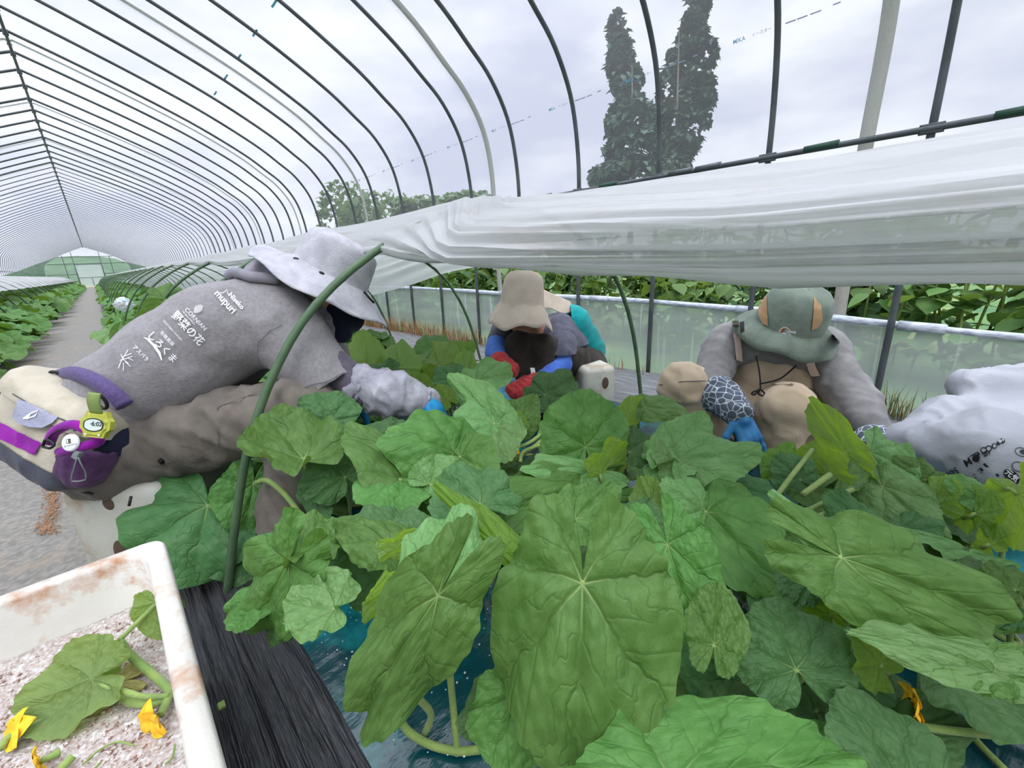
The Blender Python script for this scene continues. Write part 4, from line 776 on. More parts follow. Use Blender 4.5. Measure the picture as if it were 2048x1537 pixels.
tuft('dry_grass', [V3(2.25, y, 0) for y in np.arange(1.3, 1.9, .07)], 40, .09, m_dry, 'few dry stalks at the wall behind the seated person with red cuffs')
tuft('green_weeds', [V3(2.22, y, 0) for y in (.12, .2, .26, .3)], 260, .14, m_weed, 'tuft of green weeds round the foot of the right post')
# ------------------------------------------------------------ the three workers
def cloth(name, c, c2=None, ns=40, bump=.35, bs=260, rough=.85, **k): return mat(name, c, rough, c2, ns, bump=bump, bs=bs, spec=.15, sheen=.15, **k)
m_skin = mat('skin', srgb(196, 150, 124), .55, srgb(180, 130, 106), 20)
m_tee = cloth('grey_tee', srgb(144, 141, 143), srgb(130, 127, 130), 120)
m_print = mat('white_print', srgb(238, 238, 242), .6)
m_pant = cloth('taupe_trousers', srgb(118, 111, 102), srgb(102, 96, 89), 18)
m_layer = cloth('grey_underlayer', srgb(134, 130, 134), srgb(112, 108, 114), 20)
m_navy = cloth('navy_cloth', srgb(26, 30, 48)); m_seam = mat('dark_seam', srgb(78, 75, 80), .9)
m_hatg = cloth('pale_grey_hat_cloth', srgb(184, 183, 190), srgb(162, 161, 169), 30, bump=.5, bs=220); m_hood = cloth('grey_neck_cover', srgb(150, 147, 158), srgb(126, 124, 134), 14)
m_inner = cloth('purple_grey_sleeve', srgb(96, 90, 102), srgb(80, 76, 88), 60); m_cover = cloth('washed_grey_arm_cover', srgb(178, 178, 188), srgb(132, 132, 142), 16)
m_blue = mat('blue_rubber_glove', srgb(36, 150, 206), .45, srgb(24, 118, 176), 30, bump=.2, bs=120); m_blue2 = mat('pale_blue_glove', srgb(112, 184, 216), .5, srgb(84, 158, 198), 30); m_blue3 = mat('blue_nitrile_glove', srgb(66, 138, 190), .45, srgb(48, 112, 168), 30)
m_beige = cloth('beige_hat_cloth', srgb(208, 194, 178), srgb(192, 178, 162), 16); m_gtee = cloth('slate_tee', srgb(92, 92, 106), srgb(78, 78, 92), 30); m_tealc = cloth('teal_cloth', srgb(10, 150, 150), srgb(6, 122, 126), 10)
m_bsl = cloth('blue_sleeve', srgb(92, 136, 226), srgb(74, 112, 204), 14); m_red = cloth('red_cuff', srgb(198, 74, 74), srgb(160, 50, 52), 22); m_brown = cloth('dark_brown_trousers', srgb(58, 52, 46), srgb(42, 38, 34), 14)
m_hatd = cloth('grey_green_hat_cloth', srgb(116, 128, 116), srgb(96, 108, 98), 20); m_tan = cloth('tan_panel', srgb(170, 138, 102)); m_sweat = cloth('grey_sweatshirt', srgb(138, 137, 136), srgb(112, 111, 112), 16)
m_bib = cloth('beige_dungarees', srgb(206, 186, 160), srgb(188, 168, 142), 10); m_pink = cloth('pinkish_strap', srgb(232, 210, 196)); m_blk = mat('black_cord', srgb(20, 20, 22), .7)
def pattern_mat():
    t = NT('patterned_cuff'); p = t.n('ShaderNodeBsdfPrincipled', i_Roughness=.85); co = t.n('ShaderNodeTexCoord').outputs['Object']; v = t.n('ShaderNodeTexVoronoi', feature='DISTANCE_TO_EDGE', i_Scale=46.); t.l(co, v.inputs['Vector'])
    t.l(t.mixc(t.math('LESS_THAN', v.outputs['Distance'], .05), srgb(88, 98, 112), srgb(205, 212, 220)), p.inputs['Base Color']); t.l(p.outputs[0], t.out.inputs[0]); return t.m
m_patt = pattern_mat()
c_ = lambda a, b, r, s: ('c', a, b, r, s)
def wear(name, prims, m, par, res=.009, k=.04, cut=None, fold=None, off=0., it=1, label=None):
    V, Fq = body(prims, res, k, cut, off)
    for f in (fold or []): V = crease(V, Fq, *f)
    if it: V = taubin(V, Fq, it)
    o = mk(name, V, Fq, m, par)
    if label: o['label'] = label
    return o
def hand(name, w, d, nb, m, par, s=1., curl=.5, side=1, spread=.12, res=.0035, label=None):
    d = nrm(d); nb = nrm(nb-d*np.dot(nb, d)); l = np.cross(d, nb)*side; P = []
    for q, r in ((-.028, .0135), (-.01, .0145), (.01, .0145), (.028, .013)): P.append(c_(w+d*.01*s+l*q*.75*s, w+d*.085*s+l*q*s, r*1.05*s, r*s))
    for q, ln, r in ((-.031, .062, .0078), (-.0105, .074, .0085), (.0105, .080, .0088), (.0315, .070, .0086)):
        b = w+d*.088*s+l*q*s; a = 0; dd = nrm(d+l*spread*q/.03)
        for i, f in enumerate((.45, .31, .24)):
            a += curl*(.75+.35*i); v = dd*math.cos(a)-nb*math.sin(a); e = b+v*ln*f*s; P.append(c_(b, e, r*s*(1-.1*i), r*s*(.92-.12*i))); b = e
    b = w+d*.025*s+l*.034*s; v = nrm(d*.65+l*.65-nb*.3); e = b+v*.042*s; P.append(c_(b, e, .0135*s, .0105*s)); v2 = nrm(d*.85+l*.2-nb*.5); P.append(c_(e, e+v2*.033*s, .0105*s, .008*s)); P.append(c_(w-d*.008*s, w+d*.02*s, .024*s, .028*s))
    return wear(name, P, m, par, res*s, .008*s, it=1, label=label)
m_stitch = mat('stitching_thread', srgb(136, 136, 146), .9)
def hat(name, org, ax, xd, prof, m, par, seg=64, amp=.006, th=.002, label=None, sq=1., lift=None, seed=0, rings=None):
    wob = lambda a, t: (amp*np.sin(3*a+seed)+amp*.6*np.sin(7*a+1.3*seed)+(lift(a) if lift else 0))*sst(.45, 1, t)
    V, f = lathe(prof, seg, org, ax, xd, sq, wob); V = V+(fbm(V, 26, seed)[:, None]-.5)*.006*nrm(ax)
    o = mk(name, V, f, m, par); md = o.modifiers.new('thick', 'SOLIDIFY'); md.thickness = th
    if label: o['label'] = label
    if rings:
        for i in rings: Q = V[i*seg:(i+1)*seg]+nrm(ax)*.0012; T, g = tube(np.vstack([Q, Q[:1]]), .0010, 4, False); mk('stitching', T, g, m_stitch, o)
    return o
def disc(c, d, r, h, seg=16): return lathe([(.0001, h), (r*.8, h), (r, h*.6), (r, 0)], seg, c, d)
# ---- the worker in grey, bent over the bed at the left
seat_z = .2
sbx = A(318, 990, 1.02); sbx[2] = 0
p = empty('person', (sbx[0], sbx[1], 0), 'person in pale grey hat and printed t-shirt, seated and bending over the bed', 'person')
p0, p1, p2, p3, p4 = A(238, 850, 1.01), A(292, 784, 1.03), A(396, 716, 1.07), A(490, 652, 1.10), A(560, 622, 1.13)
S, El, Wr = A(572, 664, 1.04), A(702, 778, 1.06), A(850, 806, 1.12); S2, El2, Wr2 = A(590, 620, 1.30), A(650, 715, 1.30), A(735, 785, 1.24)
L1 = LAT
torso = [q for s in (-1, 1) for q in (c_(p0+s*.06*L1, p1+s*.06*L1, .108, .098), c_(p1+s*.06*L1, p2+s*.07*L1, .098, .106), c_(p2+s*.07*L1, p3+s*.075*L1, .106, .104), c_(p3+s*.075*L1, p4+s*.06*L1, .104, .085))]
hipn, kn, an = A(252, 896, .985), A(606, 818, 1.02), A(548, 1010, .97); hipf, kf, af = hipn+.17*L1, A(640, 812, 1.22), A(600, 900, 1.22)
an[2] = .09; af[2] = .09
head = A(664, 606, 1.18)
core = [(q[0], q[1], q[2], q[3]-.012, q[4]-.012) for q in torso]+[c_(p4, head, .055, .05), ('e', head, (.078, .078, .10)), c_(head+R_*.07, head+R_*.10-U_*.02, .012, .014), ('e', head-L1*.078, (.02, .01, .03)), ('e', head+L1*.078, (.02, .01, .03))]
core += [c_(S, El, .047, .038), c_(El, Wr, .037, .027), c_(S2, El2, .047, .038), c_(El2, Wr2, .037, .027), c_(hipn, kn, .085, .058), c_(kn, an, .052, .038), c_(hipf, kf, .085, .058), c_(kf, af, .052, .038)]
wear('body', core, m_skin, p, .012, .03)
wear('trousers', [('e', A(268, 888, 1.03), np.array([.10, .16, .115]), np.stack([R0, L1, UP], 1)), c_(hipn, kn, .098, .074), c_(kn, an, .07, .056), c_(hipf, kf, .098, .074), c_(kf, af, .07, .056)], m_pant, p, .008, .05, fold=[(.016, nrm(kn-hipn+UP*.35), 30, 9, 3), (.008, nrm(kn-hipn), 62, 14, 8)])
hem = nrm(A(205, 868, 1.0)-A(262, 792, 1.0)); slc = A(664, 772, 1.06); sln = nrm(slc-S); sln = nrm(sln+UP*-.1)
tee = wear('t_shirt', torso+[c_(S+.01*UP, A(672, 790, 1.06), .082, .078), c_(S2, El2, .075, .07)], m_tee, p, .0075, .05, cut=[(A(255, 800, 1.0), hem), (slc, sln)], fold=[(.009, nrm(p3-p1+U_*.2), 9, 3, 1), (.006, nrm(El-S+L1), 22, 6, 12)])
md = tee.modifiers.new('thick', 'SOLIDIFY'); md.thickness = .003
wear('under_layer', [c_(A(252, 858, 1.0)+s*.05*L1, A(296, 792, 1.03)+s*.05*L1, .108, .085) for s in (-1, 1)], m_layer, p, .009, .05, cut=[(A(236, 888, 1.0), hem)], fold=[(.008, hem, 30, 14, 5)])
wear('waistband', [c_(A(252, 858, 1.0)+s*.05*L1, A(296, 792, 1.03)+s*.05*L1, .111, .088) for s in (-1, 1)], m_navy, p, .007, .05, cut=[(A(246, 838, 1.0), hem), (A(262, 795, 1.0), -hem)])
wear('inner_sleeve', [c_(S, A(724, 784, 1.06), .056, .045)], m_inner, p, .008, .02, fold=[(.003, nrm(El-S), 90, 10, 2)], label='purple grey ribbed sleeve under the t-shirt')
cvr = wear('arm_cover', [c_(A(722, 772, 1.06), A(780, 790, 1.075), .050, .056), c_(A(780, 790, 1.075), A(850, 806, 1.11), .056, .036)], m_cover, p, .005, .03, fold=[(.011, nrm(Wr-El), 34, 16, 4), (.006, nrm(UP+R0), 50, 20, 9)])
for c, r in ((A(719, 771, 1.06), .049), (A(852, 807, 1.11), .036)):
    a = np.linspace(0, 2*np.pi, 49); u = nrm(np.cross(Wr-El, UP)); w = nrm(np.cross(u, Wr-El)); V, f = tube([c+(r+.004*math.sin(12*t))*(math.cos(t)*u+math.sin(t)*w) for t in a], .0045, 6, False); mk('elastic_hem', V, f, m_cover, cvr)
hand('glove', A(858, 808, 1.10), nrm(A(884, 845, 1.10)-A(858, 806, 1.10)), nrm(U_+R_*.8-F_*.3), m_blue, p, 1., .5, -1, label='bright blue rubber glove')
wear('arm_cover', [c_(A(660, 728, 1.28), Wr2, .05, .036)], m_cover, p, .008, .02, fold=[(.008, nrm(Wr2-El2), 34, 16, 6)])
hand('glove', Wr2, nrm(A(775, 815, 1.22)-Wr2), UP, m_blue, p, 1., .5, 1, label='bright blue rubber glove')
for a_, k_ in ((an, kn), (af, kf)): V, f = tube([a_-UP*.0+R0*-.06, a_+R0*.02, a_+R0*.12-UP*.02, a_+R0*.17-UP*.03], [.045, .052, .045, .025], 12); V[:, 2] = np.maximum(V[:, 2], .045); mk('shoe', V, f, m_blk, p)
wear('neck_cover', [c_(A(548, 588, 1.12), A(626, 596, 1.17), .086, .076), c_(A(560, 560, 1.14), A(535, 545, 1.10), .06, .03), c_(A(630, 606, 1.14), A(662, 672, 1.10), .055, .016)], m_hood, p, .007, .04, fold=[(.016, nrm(U_*.8-R_*.4), 22, 8, 3), (.006, nrm(R_), 40, 14, 6)], label='grey neck cover hanging from under the hat')
V, f = tube(spline([A(455, 553, 1.06), A(470, 545, 1.02), A(500, 553, 1.0), A(530, 556, 1.0), A(560, 560, 1.01)], 16), [.006]+[.0125]*14+[.008], 10); mk('collar_roll', V, f, m_hood, p)
wear('face_cover', [c_(A(672, 624, 1.16), A(684, 668, 1.12), .062, .026), c_(A(672, 624, 1.17), A(706, 640, 1.17), .052, .03)], m_navy, p, .007, .03, label='dark navy face cover')
hx = nrm(R_*.88-U_*.47); hax = nrm(R_*.46+U_*.86-F_*.08)
prof = [(.0005, .098), (.035, .099), (.062, .094), (.080, .085), (.087, .076), (.091, .05), (.094, .02), (.097, 0.), (.099, -.004)]+[(.104+.0068*i, -.006-.0040*i+.0012*(i % 2)) for i in range(13)]
ht = hat('sun_hat', A(664, 547, 1.13), hax, hx, prof, m_hatg, p, 96, .006, .0025, 'pale grey wide brimmed sun hat', lift=lambda a: .035*np.exp(-((np.angle(np.exp(1j*(a-math.pi))))/.5)**2)-.012*np.exp(-((np.angle(np.exp(1j*a)))/.6)**2), seed=2, rings=(8, 10, 12, 14, 16, 18, 20))
bvh = bvh_of(ht)
for uv in ((592, 519), (643, 548)):
    h = bvh.ray_cast(Vector(CAM), Vector(nrm(ray(*uv)))); n = np.array(h[1]); n = n if np.dot(n, ray(*uv)) < 0 else -n; V, f = disc(np.array(h[0])+n*.001, n, .0068, .0025); mk('button', V, f, m_blk, ht)
V, f = tube(spline([A(728, 584, 1.10), A(740, 598, 1.10), A(748, 606, 1.11)], 8), .003, 6); mk('hat_cord', V, f, m_blk, ht)
# lettering on the back of the t-shirt
bt = bvh_of(tee)
def ff(pts, K=7, D=7):
    P = np.array(pts, float); Q = np.concatenate([P[i]+(P[(i+1) % len(P)]-P[i])*np.linspace(0, 1, D, endpoint=False)[:, None] for i in range(len(P))]); c = Q.mean(0); n = len(Q)
    V = np.concatenate([c+(Q-c)*k/K for k in range(1, K+1)]+[c[None]]); f = [(k*n+i, k*n+(i+1) % n, (k+1)*n+(i+1) % n, (k+1)*n+i) for k in range(K-1) for i in range(n)]+[(K*n, (i+1) % n, i) for i in range(n)]; return V, f
def tx(s, uv, ang, size, b=0., m=m_print, bv=bt, par=tee, sy=1., nm='printed_lettering', sk=0., lift=.0045): V2, F2 = text_mesh(s, b); return stick(nm, V2, F2, bv, uv, ang, size, m, par, lift, sy, sk)
tx('mupuri', (428, 590), 47, 19, .02); tx('Niseko', (456, 593), 46, 14, .02); tx('しろくま', (296, 672), 47, 19, .01); tx('有機農園', (322, 667), 47, 9); tx('野菜の花', (346, 633), 47, 20, .015); tx('VEGETABLE GARDEN', (329, 644), 47, 5.5); tx('CORNIAN', (372, 622), 47, 12); tx('the farm of Niseko', (368, 626), 47, 4.5); tx('アスパラ', (268, 696), 46, 10, .01); tx('NH', (482, 560), 15, 10, .02)
V, f = strokes([[(-.5, 0), (-.2, .12), (0, .5), (.15, .2), (.5, .05)]], .06); stick('printed_mark', V, f, bt, (450, 592), 20, 22, m_print, tee, .0045)
rl = []
for i in range(9): w = .5*math.sin(math.pi*(i+.7)/9.6)**.7; rl.append([(-w, i*.16), (0, i*.16-.06), (w, i*.16)])
V, f = strokes(rl, .075); stick('printed_mark', V, f, bt, (392, 626), 47, 14, m_print, tee, .0045)
V, f = poly([(0, 0), (.3, .1), (.9, .16), (1.5, .12), (1.95, .0), (2.0, .06), (1.5, .30), (.9, .36), (.3, .24)]); stick('printed_mark', V, f, bt, (289, 676), 53, 29, m_print, tee, .0045)
V, f = strokes([[(0, 0), (.9, .5)], [(.1, .25), (.8, .7)], [(0, .5), (.3, .1), (.7, -.1)], [(.5, .9), (.2, .2), (0, -.4)], [(.2, .1), (.6, .3), (1., .2)], [(.3, -.1), (.4, -.7)], [(.1, -.1), (0, -.6)], [(.4, .0), (.9, -.3)]], .05); stick('printed_mark', V, f, bt, (243, 722), 10, 26, m_print, tee, .0045)
V, f = strokes([[(0, 0), (-.1, .3), (-.05, .7), (.3, 1.05), (.7, 1.25)], ], .018); stick('armhole_seam', np.array(V), f, bt, (522, 728), 0, 62, m_seam, tee, .0045)
V, f = strokes([[(i*.1, .02*math.sin(i)) for i in range(11)]], .012); stick('hem_stitching', V, f, bt, (604, 780), -20, 112, m_seam, tee, .0045)
tr = next(o for o in p.children if o.name.startswith('trousers')); btr = bvh_of(tr)
V, f = strokes([[(0, 0), (.0, .5)], [(0, 0), (-.35, -.15), (-.8, -.3)], [(0, .5), (.7, .75)], [(-.2, -.1), (-.55, -.02)], [(-.8, -.3), (-1.3, -.32), (-1.32, -.28)]], .008); stick('pocket_seam', V, f, btr, (438, 888), 0, 145, mat('trouser_seam', srgb(84, 78, 72), .9), tr, .004)
h = btr.ray_cast(Vector(CAM), Vector(nrm(ray(325, 922)))); V, f = tube([np.array(h[0])-U_*.006, np.array(h[0])-F_*.004, np.array(h[0])+U_*.006], [.004, .006, .004], 8); mk('toggle', V, f, m_blk, tr)
# foam box she sits on
m_foam = mat('white_foam', srgb(198, 198, 188), .75, srgb(180, 178, 165), 9, c3=srgb(156, 126, 98), ns3=9, lo3=.52, hi3=.72, bump=.35, bs=240, bdist=.002)
m_foam2 = mat('soiled_foam', srgb(208, 205, 197), .75, srgb(190, 186, 176), 7, c3=srgb(172, 128, 96), ns3=12, lo3=.53, hi3=.68, bump=.35, bs=240, bdist=.002, stretch=None)
def foam_seat(c, hx, hy, h, rot, lab, holes):
    e = empty('foam_box', c, lab, 'foam box'); cr, sr = math.cos(rot), math.sin(rot); Rm = np.array([[cr, -sr, 0], [sr, cr, 0], [0, 0, 1]]); V, f = rbox(c+V3(0, 0, h/2), (hx, hy, h/2), Rm, .03, 5); o = mk('shell', V, f, m_foam, e)
    for (a, b, z, r1, r2) in holes: q = c+Rm@V3(a*hx, b*hy, z); n = Rm@V3(a if abs(a) > .98 else 0, b if abs(b) > .98 else 0, 0); V, f = lathe([(r1*1.1, .0004), (r1, .0012), (r1*.5, .0013), (.0001, .0013)], 16, q, n, UP, r2); mk('hole_shade_disc', V, f, mat('hole_shade', srgb(90, 76, 64), .9), e)  # flat dark disc on the shell, the shade inside a hole painted on
    return e
rs = -math.atan2(LAT[0], LAT[1])
foam_seat(V3(sbx[0]+.032, sbx[1]+.085, 0), .112, .17, .262, rs, 'upturned white foam box under the person in printed grey t-shirt', [(-.05, -1, .10, .030, .6), (.0, -1, .225, .014, .8)])
# ---- waist pack, watch and badge
m_pk = cloth('beige_pack_cloth', srgb(196, 188, 170), srgb(176, 168, 150), 16); m_pkg = cloth('slate_pack_base', srgb(78, 80, 92), srgb(64, 66, 78), 20); m_pur = cloth('purple_zip_band', srgb(150, 30, 160), srgb(118, 22, 132), 20); m_plum = cloth('plum_mesh', srgb(98, 66, 106), srgb(78, 50, 86), 40); m_pad = cloth('purple_padded_strap', srgb(92, 78, 122), srgb(76, 64, 104), 200); m_lil = cloth('silver_lilac_panel', srgb(168, 170, 190), srgb(150, 152, 174), 18); m_gpl = mat('grey_plastic', srgb(120, 128, 128), .5); m_bpl = mat('black_plastic', srgb(34, 36, 38), .45)
pc = A(118, 858, .90); xa = nrm(R_*.88-U_*.47-F_*.12); za = nrm(-F_*.94+U_*.12-R_*.22); za = nrm(za-xa*np.dot(za, xa)); ya = np.cross(za, xa); Rp = np.stack([xa, ya, za], 1)
pk = empty('waist_pack', pc-UP*.09, 'beige and purple waist pack on the back of the person in printed grey t-shirt', 'waist pack')
hb = (.118, .094, .06)
def shell(nm, off, cuts, m, fold=None, hb2=hb, cc=pc, r=.045):
    V, Fq = body([('b', cc, hb2, Rp, r)], .005, .01, cuts, off)
    V = crease(V, Fq, .006, nrm(xa+ya), 24, 14, 3)
    if fold: V = crease(V, Fq, *fold)
    return mk(nm, taubin(V, Fq, 1), Fq, m, pk)
shell('pack_body', 0, [], m_pk); shell('pack_base', .003, [(pc-ya*.042, ya)], m_pkg); shell('zip_band', .0045, [(pc-ya*.002+xa*.02, nrm(ya-xa*.12)), (pc-ya*.030+xa*.02, -nrm(ya-xa*.12)), (pc+xa*.055, xa)], m_pur)
shell('pack_flap', .008, [(pc+ya*.044, -ya)], m_pk, (.004, ya, 40, 10, 2))
shell('mesh_pocket', 0, [(A(160, 905, .86)+ya*.018, ya)], m_plum, (.006, xa, 50, 20, 5), (.070, .058, .05), A(160, 908, .885)); 
V, f = tube(spline([A(99, 884, .815), A(112, 862, .80), A(150, 850, .79), A(190, 872, .80), A(196, 885, .805), A(160, 895, .795), A(120, 905, .805)], 30), .009, 10); mk('pocket_piping', V, f, m_pur, pk)
bpk = bvh_of(next(o for o in pk.children if o.name.startswith('pack_body')))
V, f = ff([(52, 800), (68, 806), (130, 838), (122, 846), (100, 856), (76, 856), (50, 846), (42, 832)]); V = V*np.array([1, -1]); stick('lilac_panel', V, f, bpk, (0, 0), 0, 1, m_lil, pk, .014)
stick('flap_edge', *strokes([[(i*.125, -.035*math.sin(i*.4)) for i in range(9)]], .014), bvh_of(next(o for o in pk.children if o.name.startswith('pack_flap'))), (28, 788), 26, 150, m_seam, pk, .003)
V, f = strokes([[(0, 0), (.5, .35), (1, .5), (.9, .25), (.4, .05), (0, 0)], [(.15, .1), (.45, .2)], [(.3, -.05), (.5, .3)]], .09); stick('embroidered_emblem', V, f, bpk, (64, 838), 0, 30, m_print, pk, .016)
for pts, r, m in (([A(128, 750, .92), A(150, 748, .885), A(190, 762, .86), A(225, 786, .85), A(250, 812, .855)], .0155, m_pad), ([A(160, 742, .96), A(185, 746, .94), A(205, 752, .93)], .01, m_pad)):
    V, f = tube(spline(pts, 24), r, 12); mk('padded_strap', V, f, m, pk)
def torus(c, d, r, rr, m, par, nm, sx=1.): u = nrm(np.cross(d, V3(.1, .2, 1))); w = np.cross(d, u); V, f = tube([c+r*(math.cos(t)*u*sx+math.sin(t)*w) for t in np.linspace(0, 2*np.pi, 33)], rr, 8, False); return mk(nm, V, f, m, par)
torus(A(117, 756, .90), nrm(-F_-U_*.8), .016, .0035, m_bpl, pk, 'strap_ring', 1.); torus(A(201, 803, .80), nrm(-F_-U_*.5), .016, .003, m_bpl, pk, 'strap_ring', .6)
V, f = rbox(A(127, 748, .90), (.011, .008, .006), Rp, .003); mk('strap_slider', V, f, m_gpl, pk)
V, f = rbox(A(143, 852, .79), (.012, .006, .004), Rp, .002); mk('cord_clip', V, f, m_gpl, pk); V, f = tube(spline([A(92, 882, .80), A(108, 866, .79), A(138, 855, .785)], 10), .0012, 6); mk('pull_cord', V, f, m_bpl, pk)
V, f = tube(spline([A(86, 892, .80), A(92, 880, .795), A(108, 888, .79), A(100, 897, .79), A(86, 894, .80)], 16), .0026, 6); mk('zip_pull', V, f, m_bpl, pk)
V, f = rbox(A(155, 910, .79), (.006, .008, .005), Rp, .002); mk('cord_lock', V, f, m_gpl, pk)
for pts in ([A(154, 915, .785), A(149, 935, .79), A(144, 952, .80), A(143, 963, .805)], [A(156, 915, .785), A(164, 932, .79), A(171, 945, .80), A(172, 960, .805)], [A(143, 963, .805), A(158, 963, .80), A(172, 960, .805)]):
    V, f = tube(spline(pts, 10), .0014, 6); mk('draw_cord', V, f, m_gpl, pk)
V, f = tube(spline([A(119, 974, .90), A(150, 980, .89), A(185, 989, .88)], 8), .004, 6, flat=.4); mk('webbing_end', V, f, m_bpl, pk)
V, f = tube(spline([A(262, 994, .885), A(260, 1003, .88), A(258, 1012, .88)], 5), .003, 6); mk('webbing_end', V, f, m_bpl, pk)
bd = nrm(-F_+U_*.1); bc = A(141, 886, .785)
bg_ = empty('badge', bc-UP*.015, 'round white badge clipped to the pocket of the waist pack', 'badge'); V, f = lathe([(.0001, .003), (.0125, .003), (.015, .0015), (.0155, -.002)], 28, bc, bd, R_, 1.05); dk = mk('disc', V, f, mat('white_badge', srgb(236, 238, 238), .4), bg_); bb_ = bvh_of(dk)
tx('E', (137, 887), -6, 11, .04, m_bpl, bb_, dk, lift=.0006); tx('by wearstone', (129, 895), -14, 4.6, .0, m_bpl, bb_, dk, lift=.0006); V, f = strokes([[(0, 0), (1, 0), (1, 1), (0, 1), (0, 0)]], .1); stick('printed_mark', V, f, bb_, (133.5, 887.5), -6, 8.5, m_bpl, dk, .0006)
m_lime = mat('lime_resin', srgb(186, 190, 84), .45, srgb(160, 164, 62), 60); m_oli = mat('olive_strap', srgb(128, 148, 84), .6); m_lcd = mat('grey_display', srgb(206, 216, 210), .3); m_ink3 = mat('display_ink', srgb(40, 48, 50), .5)
wc = A(194, 850, .775); wx = nrm(R_-U_*.10); wz = nrm(-F_+U_*.05-R_*.08); wz = nrm(wz-wx*np.dot(wz, wx)); wy = np.cross(wz, wx); Rw = np.stack([wx, wy, wz], 1)
wt = empty('wrist_watch', wc-UP*.03, 'lime green digital watch buckled to the waist pack', 'watch')
oc = np.array([(-.017, .024), (.017, .024), (.021, .014), (.0275, .008), (.0275, -.007), (.021, -.013), (.018, -.023), (-.018, -.023), (-.021, -.013), (-.0275, -.007), (-.0275, .008), (-.021, .014)])
def prism(pts, z0, z1, sc1=1., hole=None):
    n = len(pts); V = [(x, y, z0) for x, y in pts]+[(x*sc1, y*sc1, z1) for x, y in pts]; f = [tuple(range(n))[::-1], tuple(range(n, 2*n))]+[(i, (i+1) % n, n+(i+1) % n, n+i) for i in range(n)]; return np.array(V), f
V, f = prism(oc, -.006, .004, 1.); mk('case', wc+V@Rw.T, f, m_lime, wt, smooth=False); V, f = prism(oc*.86, .004, .0065, .9); bz = mk('bezel', wc+V@Rw.T, f, m_lime, wt, smooth=False)
el = np.array(ring(28, .5)[:-1]); q = np.array([(max(-.0165, min(.0165, x*.036)), y*.022) for x, y in el]); V, f = prism(q, .006, .0072, .97); lc = mk('display', wc+V@Rw.T, f, m_lcd, wt, smooth=False); bl_ = bvh_of(lc)
V, f = tube([wc+Rw@V3(a*1.03, b*1.03, .0068) for a, b in list(q)+[q[0]]], .0011, 6, False); mk('display_rim', V, f, m_bpl, wt)
tx('6:02', (183, 852), 4, 12.5, .02, m_ink3, bl_, lc, lift=.0004); tx('21', (206, 851), 4, 7, .01, m_ink3, bl_, lc, lift=.0004); tx('P', (180.5, 850), 4, 5, .01, m_ink3, bl_, lc, lift=.0004)
for a, b in ((-.012, -.018), (.012, -.018)): V, f = disc(wc+Rw@V3(a, b, .006), wz, .0018, .0012, 10); mk('screw', V, f, m_print, wt)
V, f, uv = grid(10, 3, lambda s, t: wc+(wx*((t[..., None]-.5)*.022)+wy*(.022+.036*s[..., None])+wz*(.002+.010*np.sin(s[..., None]*2)))); st_ = mk('watch_strap', V, f, m_oli, wt); md = st_.modifiers.new('thick', 'SOLIDIFY'); md.thickness = .003
# ---- the crouching worker with red cuffs
K2 = .88
def B(u, v, d): return A(u, v, d*K2)
g = B(1085, 770, 2.3); p = empty('person', (g[0], g[1], 0), 'person in beige sun hat, slate t-shirt and red cuffs crouching beyond the bed', 'person')
sL, eL, wL = B(1008, 658, 2.36), B(991, 706, 2.20), B(1016, 745, 2.06); sR, eR, wR = B(1122, 656, 2.38), B(1124, 730, 2.18), B(1072, 768, 2.02)
ch, pv, hd = B(1085, 678, 2.42), B(1160, 732, 2.52), B(1048, 628, 2.20); kL, kR, aL, aR = B(1040, 692, 2.20), B(1088, 700, 2.20), B(1036, 800, 2.12), B(1082, 800, 2.12)
for a in (aL, aR): a[2] = .07
tor2 = [c_(sL+R_*.03-U_*.02, sR-R_*.04-U_*.01, .06, .07), c_(ch, B(1130, 690, 2.42), .095, .10), c_(B(1130, 690, 2.42), pv, .10, .10)]
wear('body', [(q[0], q[1], q[2], q[3]-.012, q[4]-.012) for q in tor2]+[c_(ch, hd, .05, .045), ('e', hd, (.075, .085, .10)), c_(hd-F_*.07, hd-F_*.10-U_*.02, .012, .013), ('e', hd+R_*.078, (.012, .02, .028)), ('e', hd-R_*.078, (.012, .02, .028)), c_(sL, eL, .044, .036), c_(eL, wL, .034, .026), c_(sR, eR, .044, .036), c_(eR, wR, .034, .026), c_(pv, kL, .08, .052), c_(kL, aL, .05, .036), c_(pv+R_*.03, kR, .08, .052), c_(kR, aR, .05, .036)], m_skin, p, .012, .03)
wear('trousers', [c_(pv, kL, .098, .066), c_(kL, aL, .062, .056), c_(pv+R_*.03, kR, .105, .068), c_(kR, aR, .064, .056), ('e', pv+R_*.02-U_*.02, np.array([.12, .11, .10]))], m_brown, p, .009, .03, fold=[(.009, nrm(kR-pv), 30, 10, 2)])
wear('t_shirt', tor2+[c_(sL, B(996, 684, 2.24), .06, .05), c_(sR, B(1124, 716, 2.20), .072, .068)], m_gtee, p, .008, .035, cut=[(B(1124, 706, 2.2), UP*-1)], fold=[(.006, nrm(eR-sR), 30, 9, 4)])
wear('back_panel', [c_(B(1140, 650, 2.46), B(1178, 700, 2.56), .105, .085)], m_tealc, p, .009, .03, cut=[(B(1140, 650, 2.4), -R_)], fold=[(.008, nrm(R_-U_), 26, 10, 7)], label='bright teal cloth across the lower back')
for nm, a, b in (('sleeve', B(993, 690, 2.22), wL), ): wear('sleeve', [c_(a, eL, .046, .044), c_(eL, b, .042, .036)], m_bsl, p, .007, .02, fold=[(.004, nrm(b-a), 40, 10, 3)], label='bright blue cooling sleeve')
